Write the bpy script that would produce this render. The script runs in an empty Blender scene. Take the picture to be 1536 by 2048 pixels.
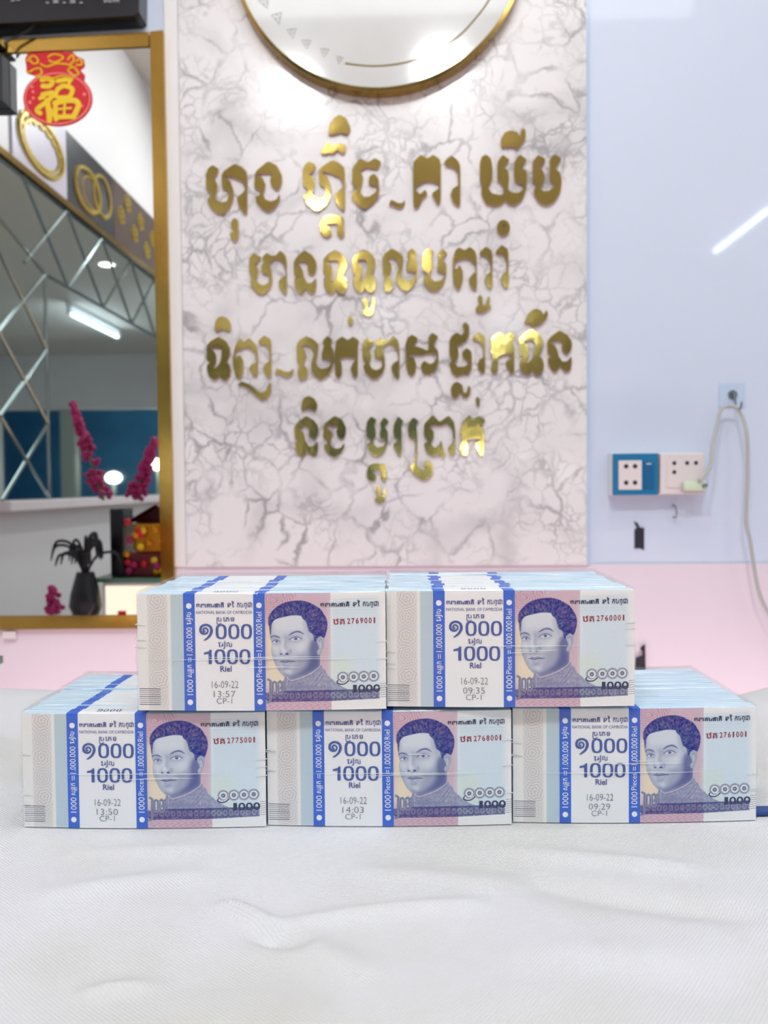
import bpy, math, random
import numpy as np
from mathutils import Vector, Matrix, noise
from mathutils.geometry import tessellate_polygon
random.seed(7)
R = math.radians
SC = bpy.context.scene
C = SC.collection

# ------------------------------------------------------------------ camera
FPX = 1700.0
CAMZ = 1.20
WALL = 1.55                      # distance of the sign wall
cd = bpy.data.cameras.new('camera'); cam = bpy.data.objects.new('camera', cd); C.objects.link(cam)
SC.camera = cam
cd.sensor_fit = 'HORIZONTAL'; cd.sensor_width = 36; cd.lens = 36 * FPX / 1536
cd.clip_start = 0.01; cd.clip_end = 60
CM = Matrix.Translation((0, 0, CAMZ)) @ Matrix.Rotation(R(2.1), 4, 'Z') @ Matrix.Rotation(R(90 - 1.82), 4, 'X') @ Matrix.Rotation(R(-0.5), 4, 'Z')
cam.matrix_world = CM
cd.dof.use_dof = True; cd.dof.focus_distance = 0.505; cd.dof.aperture_fstop = 15
CR = CM.to_3x3()

def ray(px, py):
    return (CR @ Vector(((px - 768) / FPX, (1024 - py) / FPX, -1))).normalized()
def P(px, py, y=WALL):
    d = ray(px, py); return Vector((0, 0, CAMZ)) + d * (y / d.y)
def PZ(px, py, z):
    d = ray(px, py); return Vector((0, 0, CAMZ)) + d * ((z - CAMZ) / d.z)
def PM(px, py, D, yw=WALL):      # where a thing seen in the wall mirror really stands, D = path depth
    d = ray(px, py); p = Vector((0, 0, CAMZ)) + d * (D / d.y); p.y = 2 * yw - p.y; return p
def PX(px, py, xw, yw=WALL):     # a thing on the side wall x = xw seen in the wall mirror
    d = ray(px, py); p = Vector((0, 0, CAMZ)) + d * (xw / d.x); p.y = 2 * yw - p.y; return p

# ------------------------------------------------------------------ light and exposure
w = bpy.data.worlds.new('world'); SC.world = w; w.use_nodes = True
w.node_tree.nodes['Background'].inputs[0].default_value = (0.10, 0.22, 0.42, 1)
w.node_tree.nodes['Background'].inputs[1].default_value = 0.5
vs = SC.view_settings; vs.view_transform = 'Standard'; vs.look = 'None'; vs.gamma = 1; vs.use_curve_mapping = False
vs.exposure = -0.82
K_TUBE, K_DOWN = 105.0, 165.0
def area(name, loc, rot, sx, sy, power, col):
    l = bpy.data.lights.new(name, 'AREA'); l.shape = 'RECTANGLE'; l.size = sx; l.size_y = sy
    l.energy = power; l.color = col
    o = bpy.data.objects.new(name, l); C.objects.link(o); o.location = loc; o.rotation_euler = rot
    return o
area('counter_strip_lamp', (0.1, 1.32, 0.62), (R(150), 0, 0), 1.9, 0.05, 6.5, (1.0, 0.70, 0.74))
area('added_fill_light', (0.2, 0.08, 2.94), (R(26), 0, 0), 1.6, 0.3, 12, (0.93, 0.97, 1.0))  # unseen fill light added to brighten the wall and brick fronts

for i_, (x_, y_) in enumerate(((-0.52, -0.78), (0.13, -0.65))):
    o_ = area('ceiling_spot_lamp', (x_, y_, 2.97), (R(24), 0, 0), 0.22, 0.22, 26, (0.98, 0.99, 1.0)); o_.data.shape = 'DISK'

# ------------------------------------------------------------------ materials
def lin(c):
    return tuple((x / 255 / 12.92) if x / 255 <= 0.04045 else ((x / 255 + 0.055) / 1.055) ** 2.4 for x in c)
def pm(name, col, rough=0.5, metal=0.0, var=0.04, scale=20, bump=0.0, bscale=200, coat=0.0, emit=None, estr=0, spec=0.5):
    m = bpy.data.materials.new(name); m.use_nodes = True
    nt = m.node_tree; n = nt.nodes; L = nt.links; b = n['Principled BSDF']
    c = lin(col)
    tc = n.new('ShaderNodeTexCoord')
    nz = n.new('ShaderNodeTexNoise'); nz.inputs['Scale'].default_value = scale; nz.inputs['Detail'].default_value = 3
    L.new(tc.outputs['Object'], nz.inputs['Vector'])
    mx = n.new('ShaderNodeMix'); mx.data_type = 'RGBA'
    L.new(nz.outputs['Fac'], mx.inputs[0])
    mx.inputs[6].default_value = (*[max(0, x * (1 - var)) for x in c], 1)
    mx.inputs[7].default_value = (*[min(1, x * (1 + var)) for x in c], 1)
    L.new(mx.outputs[2], b.inputs['Base Color'])
    b.inputs['Roughness'].default_value = rough; b.inputs['Metallic'].default_value = metal
    b.inputs['Specular IOR Level'].default_value = spec
    b.inputs['Coat Weight'].default_value = coat; b.inputs['Coat Roughness'].default_value = 0.04
    if emit:
        b.inputs['Emission Color'].default_value = (*lin(emit), 1); b.inputs['Emission Strength'].default_value = estr
    if bump:
        n2 = n.new('ShaderNodeTexNoise'); n2.inputs['Scale'].default_value = bscale; n2.inputs['Detail'].default_value = 3
        L.new(tc.outputs['Object'], n2.inputs['Vector'])
        bp = n.new('ShaderNodeBump'); bp.inputs['Strength'].default_value = bump; bp.inputs['Distance'].default_value = 0.001
        L.new(n2.outputs['Fac'], bp.inputs['Height']); L.new(bp.outputs[0], b.inputs['Normal'])
    return m

M = {}
M['wall'] = pm('white_glossy_wall_paint', (203, 214, 234), 0.4, coat=0.5, var=0.02, scale=3)
M['wallside'] = pm('matt_white_paint', (225, 222, 222), 0.5, var=0.02, scale=3)
M['ceil'] = pm('ceiling_paint', (222, 216, 208), 0.7, var=0.02, scale=3)
M['floor'] = pm('floor_tile', (200, 192, 190), 0.25, var=0.05, scale=4)
M['pinkrefl'] = pm('painted_pink_reflection', (222, 212, 222), 0.3, coat=0.3, var=0.02, scale=5)  # pink reflected on the lower wall, given as base colour
M['white'] = pm('white_plastic', (228, 226, 226), 0.35)
M['whiteg'] = pm('white_gloss_acrylic', (208, 210, 210), 0.08, coat=0.4)
M['gold'] = pm('gold_mirror_acrylic', (208, 184, 104), 0.09, 1.0, var=0.05, bump=0.25, bscale=25)
M['goldf'] = pm('brushed_gold_frame', (184, 148, 74), 0.16, 1.0, var=0.10, scale=30, bump=0.1, bscale=60)
M['goldedge'] = pm('gold_letter_edge', (206, 160, 140), 0.4, 0.2)
M['mirror'] = pm('mirror_glass', (225, 230, 230), 0.015, 1.0, var=0.0)
M['mirror2'] = pm('bevelled_mirror_glass', (214, 222, 216), 0.02, 1.0, var=0.0)
M['groove'] = pm('mirror_bevel_edge', (150, 165, 165), 0.12, 0.9, var=0.02)
M['black'] = pm('black_plastic', (14, 16, 24), 0.25)
M['black2'] = pm('soft_black_tape', (28, 30, 42), 0.6)
M['print'] = pm('grey_print', (200, 205, 210), 0.5)
M['greyline'] = pm('thin_grey_line', (165, 160, 158), 0.5)
M['goldline'] = pm('gold_line_print', (150, 128, 60), 0.35, 0.5)
M['red'] = pm('red_velvet_paper', (204, 16, 34), 0.45, var=0.1, bump=0.3)
M['pinkline'] = pm('pink_gold_foil_line', (244, 130, 120), 0.4, var=0.08)
M['yellow'] = pm('yellow_glitter', (238, 200, 20), 0.4, var=0.12, scale=300, bump=0.6, bscale=900)
M['magenta'] = pm('magenta_petals', (170, 24, 96), 0.6, var=0.2)
M['maroon'] = pm('dark_red_lacquer', (110, 20, 28), 0.3, var=0.2)
M['blue'] = pm('blue_plastic', (14, 112, 160), 0.3)
M['blue2'] = pm('dark_blue_rocker', (8, 90, 140), 0.3)
M['pinkw'] = pm('pinkish_white_plastic', (222, 212, 214), 0.35)
M['hole'] = pm('dark_socket_hole', (40, 36, 50), 0.6)
M['plug'] = pm('pale_green_plug', (206, 222, 196), 0.35)
M['cord'] = pm('grey_white_cord', (176, 178, 176), 0.4)
M['steel'] = pm('dull_steel', (130, 135, 140), 0.3, 0.8)
M['clear'] = pm('pale_blue_adhesive_pad', (188, 206, 232), 0.12, coat=0.3)
M['navy'] = pm('navy_mat', (18, 62, 128), 0.5, var=0.1)
M['paper'] = pm('banknote_sleeve_paper', (236, 237, 240), 0.55, var=0.015, scale=60)
M['bluestripe'] = pm('blue_print_stripe', (44, 100, 206), 0.5, var=0.06, scale=400)
M['bluetext'] = pm('blue_ink', (62, 88, 160), 0.55)
M['violettext'] = pm('violet_blue_ink', (84, 90, 150), 0.55)
M['stamp'] = pm('grey_dot_stamp_ink', (122, 128, 140), 0.6)
M['whitetext'] = pm('white_ink', (236, 238, 246), 0.5)
M['navyink'] = pm('navy_ink', (38, 50, 88), 0.55)
M['redink'] = pm('dark_red_ink', (150, 44, 62), 0.55)
M['salmon'] = pm('salmon_counter_top', (255, 200, 160), 0.35, var=0.05)
M['darkpanel'] = pm('dark_poster_print', (22, 24, 34), 0.3)
M['brownp'] = pm('brown_velvet_print', (70, 48, 40), 0.4, var=0.2)
M['lilacp'] = pm('pale_lilac_poster', (206, 200, 216), 0.3)
M['goldp'] = pm('gold_jewel_print', (190, 165, 70), 0.3, 0.4, var=0.3, scale=60)
M['street'] = pm('blue_awning', (60, 128, 170), 0.6, var=0.3, scale=2, emit=(20, 78, 128), estr=0.0)
M['column'] = pm('grey_column', (170, 180, 172), 0.5)
M['greeng'] = pm('green_glass_edge', (90, 130, 110), 0.1)
M['feather'] = pm('black_feather', (26, 26, 30), 0.7)
M['orange'] = pm('orange_gold_foil', (230, 150, 30), 0.25, 0.6, var=0.3)
M['leaf'] = pm('green_leaf', (90, 130, 60), 0.6)

def emis(name, col, s):
    m = bpy.data.materials.new(name); m.use_nodes = True; n = m.node_tree.nodes
    n.remove(n['Principled BSDF']); e = n.new('ShaderNodeEmission')
    e.inputs[0].default_value = (*col, 1); e.inputs[1].default_value = s
    m.node_tree.links.new(e.outputs[0], n['Material Output'].inputs[0]); return m
M['tube'] = emis('tube_light', (0.74, 0.87, 1.0), K_TUBE)
M['down'] = emis('downlight', (1.0, 0.98, 0.93), K_DOWN)
M['bulb'] = emis('street_lamp_glow', (1.0, 0.97, 0.90), 70)
M['litbox'] = emis('lit_box', (1.0, 0.84, 0.66), 2.6)
M['bluescreen'] = emis('blue_lit_sign', (0.18, 0.36, 0.85), 0.8)

# marble
def marble():
    m = bpy.data.materials.new('white_grey_marble'); m.use_nodes = True
    nt = m.node_tree; n = nt.nodes; L = nt.links; b = n['Principled BSDF']
    tc = n.new('ShaderNodeTexCoord')
    def warp(src, scale, amt, off):
        a = n.new('ShaderNodeTexNoise'); a.inputs['Scale'].default_value = scale; a.inputs['Detail'].default_value = 5
        mp = n.new('ShaderNodeVectorMath'); mp.operation = 'ADD'; mp.inputs[1].default_value = off
        L.new(src, mp.inputs[0]); L.new(mp.outputs[0], a.inputs['Vector'])
        s = n.new('ShaderNodeVectorMath'); s.operation = 'SUBTRACT'; L.new(a.outputs['Color'], s.inputs[0]); s.inputs[1].default_value = (.5, .5, .5)
        k = n.new('ShaderNodeVectorMath'); k.operation = 'SCALE'; k.inputs['Scale'].default_value = amt; L.new(s.outputs[0], k.inputs[0])
        ad = n.new('ShaderNodeVectorMath'); ad.operation = 'ADD'; L.new(src, ad.inputs[0]); L.new(k.outputs[0], ad.inputs[1])
        return ad.outputs[0]
    v = warp(tc.outputs['Object'], 9, 0.10, (0, 0, 0))
    v = warp(v, 45, 0.022, (3, 1, 2))
    def vein(vec, scale, w0, w1):
        vo = n.new('ShaderNodeTexVoronoi'); vo.feature = 'DISTANCE_TO_EDGE'; vo.inputs['Scale'].default_value = scale
        L.new(vec, vo.inputs['Vector'])
        r = n.new('ShaderNodeMapRange'); r.inputs[1].default_value = w0; r.inputs[2].default_value = w1
        r.inputs[3].default_value = 1; r.inputs[4].default_value = 0; r.interpolation_type = 'SMOOTHSTEP'
        L.new(vo.outputs['Distance'], r.inputs[0]); return r.outputs[0]
    def mul(a, bb):
        k = n.new('ShaderNodeMath'); k.operation = 'MULTIPLY'; L.new(a, k.inputs[0])
        if isinstance(bb, float): k.inputs[1].default_value = bb
        else: L.new(bb, k.inputs[1])
        return k.outputs[0]
    def mask(scale, lo, hi, off):
        a = n.new('ShaderNodeTexNoise'); a.inputs['Scale'].default_value = scale; a.inputs['Detail'].default_value = 4
        mp = n.new('ShaderNodeVectorMath'); mp.operation = 'ADD'; mp.inputs[1].default_value = off
        L.new(tc.outputs['Object'], mp.inputs[0]); L.new(mp.outputs[0], a.inputs['Vector'])
        r = n.new('ShaderNodeMapRange'); r.inputs[1].default_value = lo; r.inputs[2].default_value = hi; L.new(a.outputs['Fac'], r.inputs[0])
        return r.outputs[0]
    a = mul(vein(v, 15, 0.0, 0.075), mask(14, 0.40, 0.66, (1, 2, 3)))
    c = mul(mul(vein(v, 36, 0.0, 0.10), mask(10, 0.46, 0.66, (5, 2, 9))), 0.7)
    d = mul(mul(vein(v, 6, 0.0, 0.20), mask(6, 0.42, 0.70, (8, 7, 1))), 0.45)
    s1 = n.new('ShaderNodeMath'); s1.operation = 'MAXIMUM'; L.new(a, s1.inputs[0]); L.new(c, s1.inputs[1])
    s2 = n.new('ShaderNodeMath'); s2.operation = 'ADD'; s2.use_clamp = True; L.new(s1.outputs[0], s2.inputs[0]); L.new(d, s2.inputs[1])
    mx = n.new('ShaderNodeMix'); mx.data_type = 'RGBA'
    mx.inputs[6].default_value = (*lin((226, 223, 225)), 1); mx.inputs[7].default_value = (*lin((120, 117, 124)), 1)
    fk = mul(s2.outputs[0], 0.72)
    L.new(fk, mx.inputs[0]); L.new(mx.outputs[2], b.inputs['Base Color'])
    b.inputs['Roughness'].default_value = 0.3; b.inputs['Coat Weight'].default_value = 0.35; b.inputs['Coat Roughness'].default_value = 0.1
    return m
M['marble'] = marble()

# cloth: woven cotton
def cloth_mat():
    m = bpy.data.materials.new('woven_white_cotton'); m.use_nodes = True
    nt = m.node_tree; n = nt.nodes; L = nt.links; b = n['Principled BSDF']
    tc = n.new('ShaderNodeTexCoord')
    def wave(rz, sc):
        mp = n.new('ShaderNodeMapping'); mp.inputs['Rotation'].default_value = (0, 0, rz); L.new(tc.outputs['Object'], mp.inputs[0])
        wv = n.new('ShaderNodeTexWave'); wv.inputs['Scale'].default_value = sc; wv.inputs['Distortion'].default_value = 1.5
        wv.inputs['Detail'].default_value = 1; wv.inputs['Detail Scale'].default_value = 3
        L.new(mp.outputs[0], wv.inputs['Vector']); return wv.outputs['Fac']
    a = wave(R(35), 200); c = wave(R(-50), 200)
    mu = n.new('ShaderNodeMath'); mu.operation = 'ADD'; L.new(a, mu.inputs[0]); L.new(c, mu.inputs[1])
    bp = n.new('ShaderNodeBump'); bp.inputs['Strength'].default_value = 0.5; bp.inputs['Distance'].default_value = 0.0006
    L.new(mu.outputs[0], bp.inputs['Height']); L.new(bp.outputs[0], b.inputs['Normal'])
    nz = n.new('ShaderNodeTexNoise'); nz.inputs['Scale'].default_value = 6; nz.inputs['Detail'].default_value = 4; L.new(tc.outputs['Object'], nz.inputs['Vector'])
    cr = n.new('ShaderNodeValToRGB'); L.new(nz.outputs['Fac'], cr.inputs[0])
    cr.color_ramp.elements[0].position = 0.30; cr.color_ramp.elements[0].color = (*lin((196, 196, 190)), 1)
    cr.color_ramp.elements[1].position = 0.55; cr.color_ramp.elements[1].color = (*lin((211, 212, 217)), 1)
    L.new(cr.outputs[0], b.inputs['Base Color'])
    b.inputs['Roughness'].default_value = 0.9; b.inputs['Specular IOR Level'].default_value = 0.15
    return m
M['cloth'] = cloth_mat()

# banknote edges: thin streaks along the paper
def edge_mat():
    m = bpy.data.materials.new('banknote_paper_edges'); m.use_nodes = True
    nt = m.node_tree; n = nt.nodes; L = nt.links; b = n['Principled BSDF']
    tc = n.new('ShaderNodeTexCoord'); oi = n.new('ShaderNodeObjectInfo')
    mp = n.new('ShaderNodeMapping'); mp.inputs['Scale'].default_value = (14, 1100, 14); L.new(tc.outputs['Object'], mp.inputs[0])
    cm = n.new('ShaderNodeCombineXYZ'); L.new(oi.outputs['Random'], cm.inputs[0]); L.new(oi.outputs['Random'], cm.inputs[1])
    sc = n.new('ShaderNodeVectorMath'); sc.operation = 'SCALE'; sc.inputs['Scale'].default_value = 37; L.new(cm.outputs[0], sc.inputs[0])
    ad = n.new('ShaderNodeVectorMath'); ad.operation = 'ADD'; L.new(mp.outputs[0], ad.inputs[0]); L.new(sc.outputs[0], ad.inputs[1])
    nz = n.new('ShaderNodeTexNoise'); nz.inputs['Scale'].default_value = 1; nz.inputs['Detail'].default_value = 3; L.new(ad.outputs[0], nz.inputs['Vector'])
    cr = n.new('ShaderNodeValToRGB'); L.new(nz.outputs['Fac'], cr.inputs[0])
    cr.color_ramp.elements[0].position = 0.30; cr.color_ramp.elements[0].color = (*lin((146, 178, 202)), 1)
    cr.color_ramp.elements[1].position = 0.66; cr.color_ramp.elements[1].color = (*lin((238, 246, 250)), 1)
    e = cr.color_ramp.elements.new(0.48); e.color = (*lin((198, 222, 240)), 1)
    L.new(cr.outputs[0], b.inputs['Base Color']); b.inputs['Roughness'].default_value = 0.7
    bp = n.new('ShaderNodeBump'); bp.inputs['Strength'].default_value = 0.6; bp.inputs['Distance'].default_value = 0.0005
    L.new(nz.outputs['Fac'], bp.inputs['Height']); L.new(bp.outputs[0], b.inputs['Normal'])
    return m
M['edges'] = edge_mat()

# clear shrink film
def film_mat():
    m = bpy.data.materials.new('clear_shrink_film'); m.use_nodes = True
    nt = m.node_tree; n = nt.nodes; L = nt.links; n.remove(n['Principled BSDF'])
    tr = n.new('ShaderNodeBsdfTransparent'); tr.inputs[0].default_value = (0.97, 0.98, 0.985, 1)
    gl = n.new('ShaderNodeBsdfGlossy'); gl.inputs['Roughness'].default_value = 0.05
    tc = n.new('ShaderNodeTexCoord')
    mp = n.new('ShaderNodeMapping'); mp.inputs['Scale'].default_value = (18, 90, 60); L.new(tc.outputs['Object'], mp.inputs[0])
    nz = n.new('ShaderNodeTexNoise'); nz.inputs['Scale'].default_value = 1; nz.inputs['Detail'].default_value = 4; nz.inputs['Distortion'].default_value = 0.8; L.new(mp.outputs[0], nz.inputs['Vector'])
    bp = n.new('ShaderNodeBump'); bp.inputs['Strength'].default_value = 0.22; bp.inputs['Distance'].default_value = 0.0012
    L.new(nz.outputs['Fac'], bp.inputs['Height']); L.new(bp.outputs[0], gl.inputs['Normal'])
    fr = n.new('ShaderNodeFresnel'); fr.inputs[0].default_value = 1.5; L.new(bp.outputs[0], fr.inputs['Normal'])
    k = n.new('ShaderNodeMath'); k.operation = 'MULTIPLY'; k.inputs[1].default_value = 0.8; L.new(fr.outputs[0], k.inputs[0])
    k2 = n.new('ShaderNodeMath'); k2.operation = 'MINIMUM'; k2.inputs[1].default_value = 0.16; L.new(k.outputs[0], k2.inputs[0]); k = k2
    mx = n.new('ShaderNodeMixShader'); L.new(k.outputs[0], mx.inputs[0]); L.new(tr.outputs[0], mx.inputs[1]); L.new(gl.outputs[0], mx.inputs[2])
    L.new(mx.outputs[0], n['Material Output'].inputs[0]); return m
M['film'] = film_mat()
M['seam'] = pm('folded_clear_film', (232, 240, 244), 0.12, coat=0.5)
M['seam'].node_tree.nodes['Principled BSDF'].inputs['Alpha'].default_value = 0.55
def vcol_mat():
    m = bpy.data.materials.new('banknote_face_print'); m.use_nodes = True
    nt = m.node_tree; n = nt.nodes; L = nt.links; b = n['Principled BSDF']
    at = n.new('ShaderNodeAttribute'); at.attribute_name = 'ink'
    L.new(at.outputs['Color'], b.inputs['Base Color']); b.inputs['Roughness'].default_value = 0.6; b.inputs['Specular IOR Level'].default_value = 0.04
    return m
M['note'] = vcol_mat()

# ------------------------------------------------------------------ mesh helpers
class MB:
    def __init__(s): s.v = []; s.f = []; s.mi = []
    def add(s, vs, fs, mi=0):
        k = len(s.v); s.v += [tuple(v) for v in vs]; s.f += [tuple(i + k for i in f) for f in fs]; s.mi += [mi] * len(fs); return s
    def box(s, x0, x1, y0, y1, z0, z1, mi=0, bev=0.0):
        if bev <= 0:
            vs = [(x, y, z) for z in (z0, z1) for y in (y0, y1) for x in (x0, x1)]
            return s.add(vs, [(0, 2, 3, 1), (4, 5, 7, 6), (0, 1, 5, 4), (2, 6, 7, 3), (0, 4, 6, 2), (1, 3, 7, 5)], mi)
        import bmesh
        bm = bmesh.new(); r = bmesh.ops.create_cube(bm, size=1)
        for v in bm.verts: v.co = Vector(((x0 + x1) / 2 + v.co.x * (x1 - x0), (y0 + y1) / 2 + v.co.y * (y1 - y0), (z0 + z1) / 2 + v.co.z * (z1 - z0)))
        bmesh.ops.bevel(bm, geom=bm.edges[:], offset=bev, segments=2, affect='EDGES', profile=0.5)
        bm.verts.index_update()
        s.add([v.co[:] for v in bm.verts], [tuple(v.index for v in f.verts) for f in bm.faces], mi); bm.free(); return s
    def tube(s, pts, rad, n=8, mi=0, caps=True):
        pts = [Vector(p) for p in pts]; rr = rad if isinstance(rad, (list, tuple)) else [rad] * len(pts)
        rings = []; up = Vector((0, 0, 1)); prev = None
        for i, p in enumerate(pts):
            t = (pts[min(i + 1, len(pts) - 1)] - pts[max(i - 1, 0)]).normalized()
            if prev is None:
                a = t.cross(up if abs(t.z) < .9 else Vector((1, 0, 0))).normalized()
            else:
                a = (prev - t * prev.dot(t)).normalized()
            prev = a; bb = t.cross(a)
            rings.append([p + (a * math.cos(2 * math.pi * k / n) + bb * math.sin(2 * math.pi * k / n)) * rr[i] for k in range(n)])
        vs = [v for r in rings for v in r]; fs = []
        for i in range(len(pts) - 1):
            for k in range(n):
                fs.append((i * n + k, i * n + (k + 1) % n, (i + 1) * n + (k + 1) % n, (i + 1) * n + k))
        if caps: fs += [tuple(range(n))[::-1], tuple((len(pts) - 1) * n + k for k in range(n))]
        return s.add(vs, fs, mi)
    def cyl(s, c, axis, r, h, n=32, mi=0, r2=None):
        c = Vector(c); a = Vector(axis).normalized()
        return s.tube([c, c + a * h], [r, r if r2 is None else r2], n, mi)
    def ell(s, c, rx, ry, rz, nu=16, nv=10, mi=0):
        vs = [(c[0], c[1], c[2] + rz)]; fs = []
        for j in range(1, nv):
            t = math.pi * j / nv
            for i in range(nu):
                p = 2 * math.pi * i / nu; vs.append((c[0] + rx * math.sin(t) * math.cos(p), c[1] + ry * math.sin(t) * math.sin(p), c[2] + rz * math.cos(t)))
        vs.append((c[0], c[1], c[2] - rz)); L_ = len(vs) - 1
        for i in range(nu): fs.append((0, 1 + i, 1 + (i + 1) % nu)); fs.append((L_, 1 + (nv - 2) * nu + (i + 1) % nu, 1 + (nv - 2) * nu + i))
        for j in range(nv - 2):
            for i in range(nu):
                a = 1 + j * nu + i; b2 = 1 + j * nu + (i + 1) % nu; fs.append((a, a + nu, b2 + nu, b2))
        return s.add(vs, fs, mi)
    def prism(s, loops, y0, y1, mi=0, side=None):
        """loops: list of closed 2D loops (x, z) in the wall plane, first outer, others holes; front at y0 (nearer)."""
        side = mi if side is None else side
        tri = tessellate_polygon([[Vector((x, z, 0)) for x, z in lp] for lp in loops])
        flat = [p for lp in loops for p in lp]
        s.add([(x, y0, z) for x, z in flat], [tuple(t) for t in tri], mi)
        if y1 is not None:
            for lp in loops:
                n = len(lp)
                vs = [(x, y0, z) for x, z in lp] + [(x, y1, z) for x, z in lp]
                s.add(vs, [(i, (i + 1) % n, n + (i + 1) % n, n + i) for i in range(n)], side)
        return s
    def build(s, name, mats, parent=None, smooth=False, loc=None, rotz=0):
        me = bpy.data.meshes.new(name); me.from_pydata(s.v, [], s.f)
        for m in (mats if isinstance(mats, (list, tuple)) else [mats]): me.materials.append(m)
        if any(s.mi): me.polygons.foreach_set('material_index', s.mi)
        if smooth:
            me.polygons.foreach_set('use_smooth', [True] * len(s.f))
        me.update()
        if smooth is not True and smooth:
            me.set_sharp_from_angle(angle=R(smooth))
        o = bpy.data.objects.new(name, me); C.objects.link(o)
        if parent: o.parent = parent
        if loc is not None: o.location = loc
        o.rotation_euler.z = rotz
        return o
def tag(o, label, cat=None, group=None):
    o['label'] = label
    if cat: o['category'] = cat
    if group: o['group'] = group
    return o
def struct(o): o['kind'] = 'structure'; return o
def empty(name, loc=(0, 0, 0), rotz=0):
    o = bpy.data.objects.new(name, None); C.objects.link(o); o.location = loc; o.rotation_euler.z = rotz; o.empty_display_size = 0.02; return o
def chaikin(p, k=1):
    for _ in range(k):
        q = []
        for i in range(len(p)):
            a, b = p[i], p[(i + 1) % len(p)]
            q.append((a[0] * .87 + b[0] * .13, a[1] * .87 + b[1] * .13)); q.append((a[0] * .13 + b[0] * .87, a[1] * .13 + b[1] * .87))
        p = q
    return p
def smoothpath(pts, n=6):
    pts = [Vector(p) for p in pts]; out = []
    for i in range(len(pts) - 1):
        p0, p1, p2, p3 = pts[max(i - 1, 0)], pts[i], pts[i + 1], pts[min(i + 2, len(pts) - 1)]
        for k in range(n):
            t = k / n
            out.append(0.5 * ((2 * p1) + (p2 - p0) * t + (2 * p0 - 5 * p1 + 4 * p2 - p3) * t * t + (3 * p1 - p0 - 3 * p2 + p3) * t ** 3))
    out.append(pts[-1]); return out

TB = CAMZ - 0.2015               # cloth height under the bricks

# ------------------------------------------------------------------ room shell
XL, XR, YF, ZC = -1.20, 3.3, -8.5, 3.02
wb = struct(MB().box(XL, XR, WALL, WALL + 0.12, 0, ZC).build('wall_back', M['wall']))
MB_ = MB().box(XL - 0.12, XL, YF, WALL + 0.12, 0, ZC); struct(MB_.build('wall_left', M['wallside']))
struct(MB().box(XR, XR + 0.12, YF, WALL + 0.12, 0, ZC).build('wall_right', M['wallside']))
struct(MB().box(XL - .12, XR + .12, YF, WALL + 0.12, ZC, ZC + 0.1).build('ceiling', M['ceil']))
struct(MB().box(XL - .12, XR + .12, YF - 4, WALL + 0.12, -0.08, 0).build('floor', M['floor']))
struct(MB().box(XL - .12, XR + .12, YF - 0.15, YF, 2.28, ZC).build('wall_front', M['wallside']))   # beam above the open shop front
# thin added panel on the lower back wall, pink reflection put into its colour
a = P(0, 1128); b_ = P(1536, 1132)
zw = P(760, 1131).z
struct(MB().box(XL, XR, WALL - 0.0025, WALL, 0.05, zw).build('trim_1', M['pinkrefl']))
# marble panel, tall, with thin side trims
pl0, pl1 = P(366, 500).x, P(1171, 500).x
mp_ = MB().box(pl0, pl1, WALL - 0.010, WALL, zw, ZC - 0.02, bev=0.0008).build('marble_panel', M['marble'])
tag(mp_, 'tall white marble sign panel with grey veins carrying gold Khmer lettering', 'panel')
struct(MB().box(pl0 - 0.026, pl0 - 0.001, WALL - 0.007, WALL, zw, ZC - 0.02, bev=0.001).build('trim_2', M['white']))
struct(MB().box(pl1 + 0.0005, pl1 + 0.007, WALL - 0.006, WALL, zw, ZC - 0.02).build('trim_3', M['clear']))

# ------------------------------------------------------------------ gold Khmer letters
CROPS = {'A': (380, 220, 3.84), 'B': (780, 220, 3.84), 'C': (480, 460, 5.12), 'D': (760, 460, 5.12), 'E': (400, 620, 4.042), 'F': (780, 600, 4.042), 'G': (560, 780, 3.491)}
G = {}
G['ha'] = [(172,425),(222,452),(205,505),(165,522),(195,535),(212,580),(205,625),(190,680),(240,712),(285,705),(300,655),(285,615),(248,605),(243,500),(262,470),(345,415),(400,440),(440,480),(440,800),(415,795),(375,740),(360,680),(400,645),(425,620),(425,600),(400,545),(330,515),(275,505),(268,520),(310,545),(335,620),(332,690),(300,760),(250,800),(215,800),(160,755),(130,690),(150,672),(165,640),(125,610),(122,500),(140,450)]
G['nga'] = [(600,395),(670,430),(705,500),(705,560),(688,605),(660,615),(625,580),(615,540),(635,500),(610,485),(530,490),(515,500),(560,525),(580,570),(572,610),(560,650),(580,690),(620,705),(665,690),(690,645),(690,690),(650,755),(600,783),(560,765),(510,710),(505,665),(530,660),(545,630),(520,610),(495,600),(497,500),(515,465)]
G['subko'] = [(1000,880),(1025,825),(1080,805),(1180,820),(1185,975),(1160,985),(1130,950),(1130,900),(1140,880),(1110,870),(1060,875),(1045,890),(1075,905),(1090,950),(1070,980),(1030,975),(1000,940)]
G['maa'] = [(145,232),(190,268),(215,275),(185,330),(150,350),(182,390),(185,440),(165,500),(190,550),(240,570),(290,545),(305,500),(285,450),(225,445),(215,370),(245,340),(225,290),(275,232),(315,262),(370,262),(412,212),(465,260),(478,320),(478,650),(455,662),(410,595),(393,530),(425,490),(468,470),(465,390),(430,325),(370,292),(315,325),(300,345),(325,430),(330,540),(305,600),(250,655),(195,660),(130,600),(103,530),(130,500),(95,440),(95,290)]
G['no'] = [(665,210),(740,260),(780,320),(785,380),(770,440),(735,465),(700,440),(690,390),(700,350),(660,320),(600,330),(580,345),(620,370),(645,420),(655,480),(690,545),(735,545),(780,490),(782,570),(770,640),(730,658),(690,620),(670,590),(645,640),(620,665),(590,635),(560,570),(555,510),(590,490),(555,460),(548,330),(580,280)]
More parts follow.
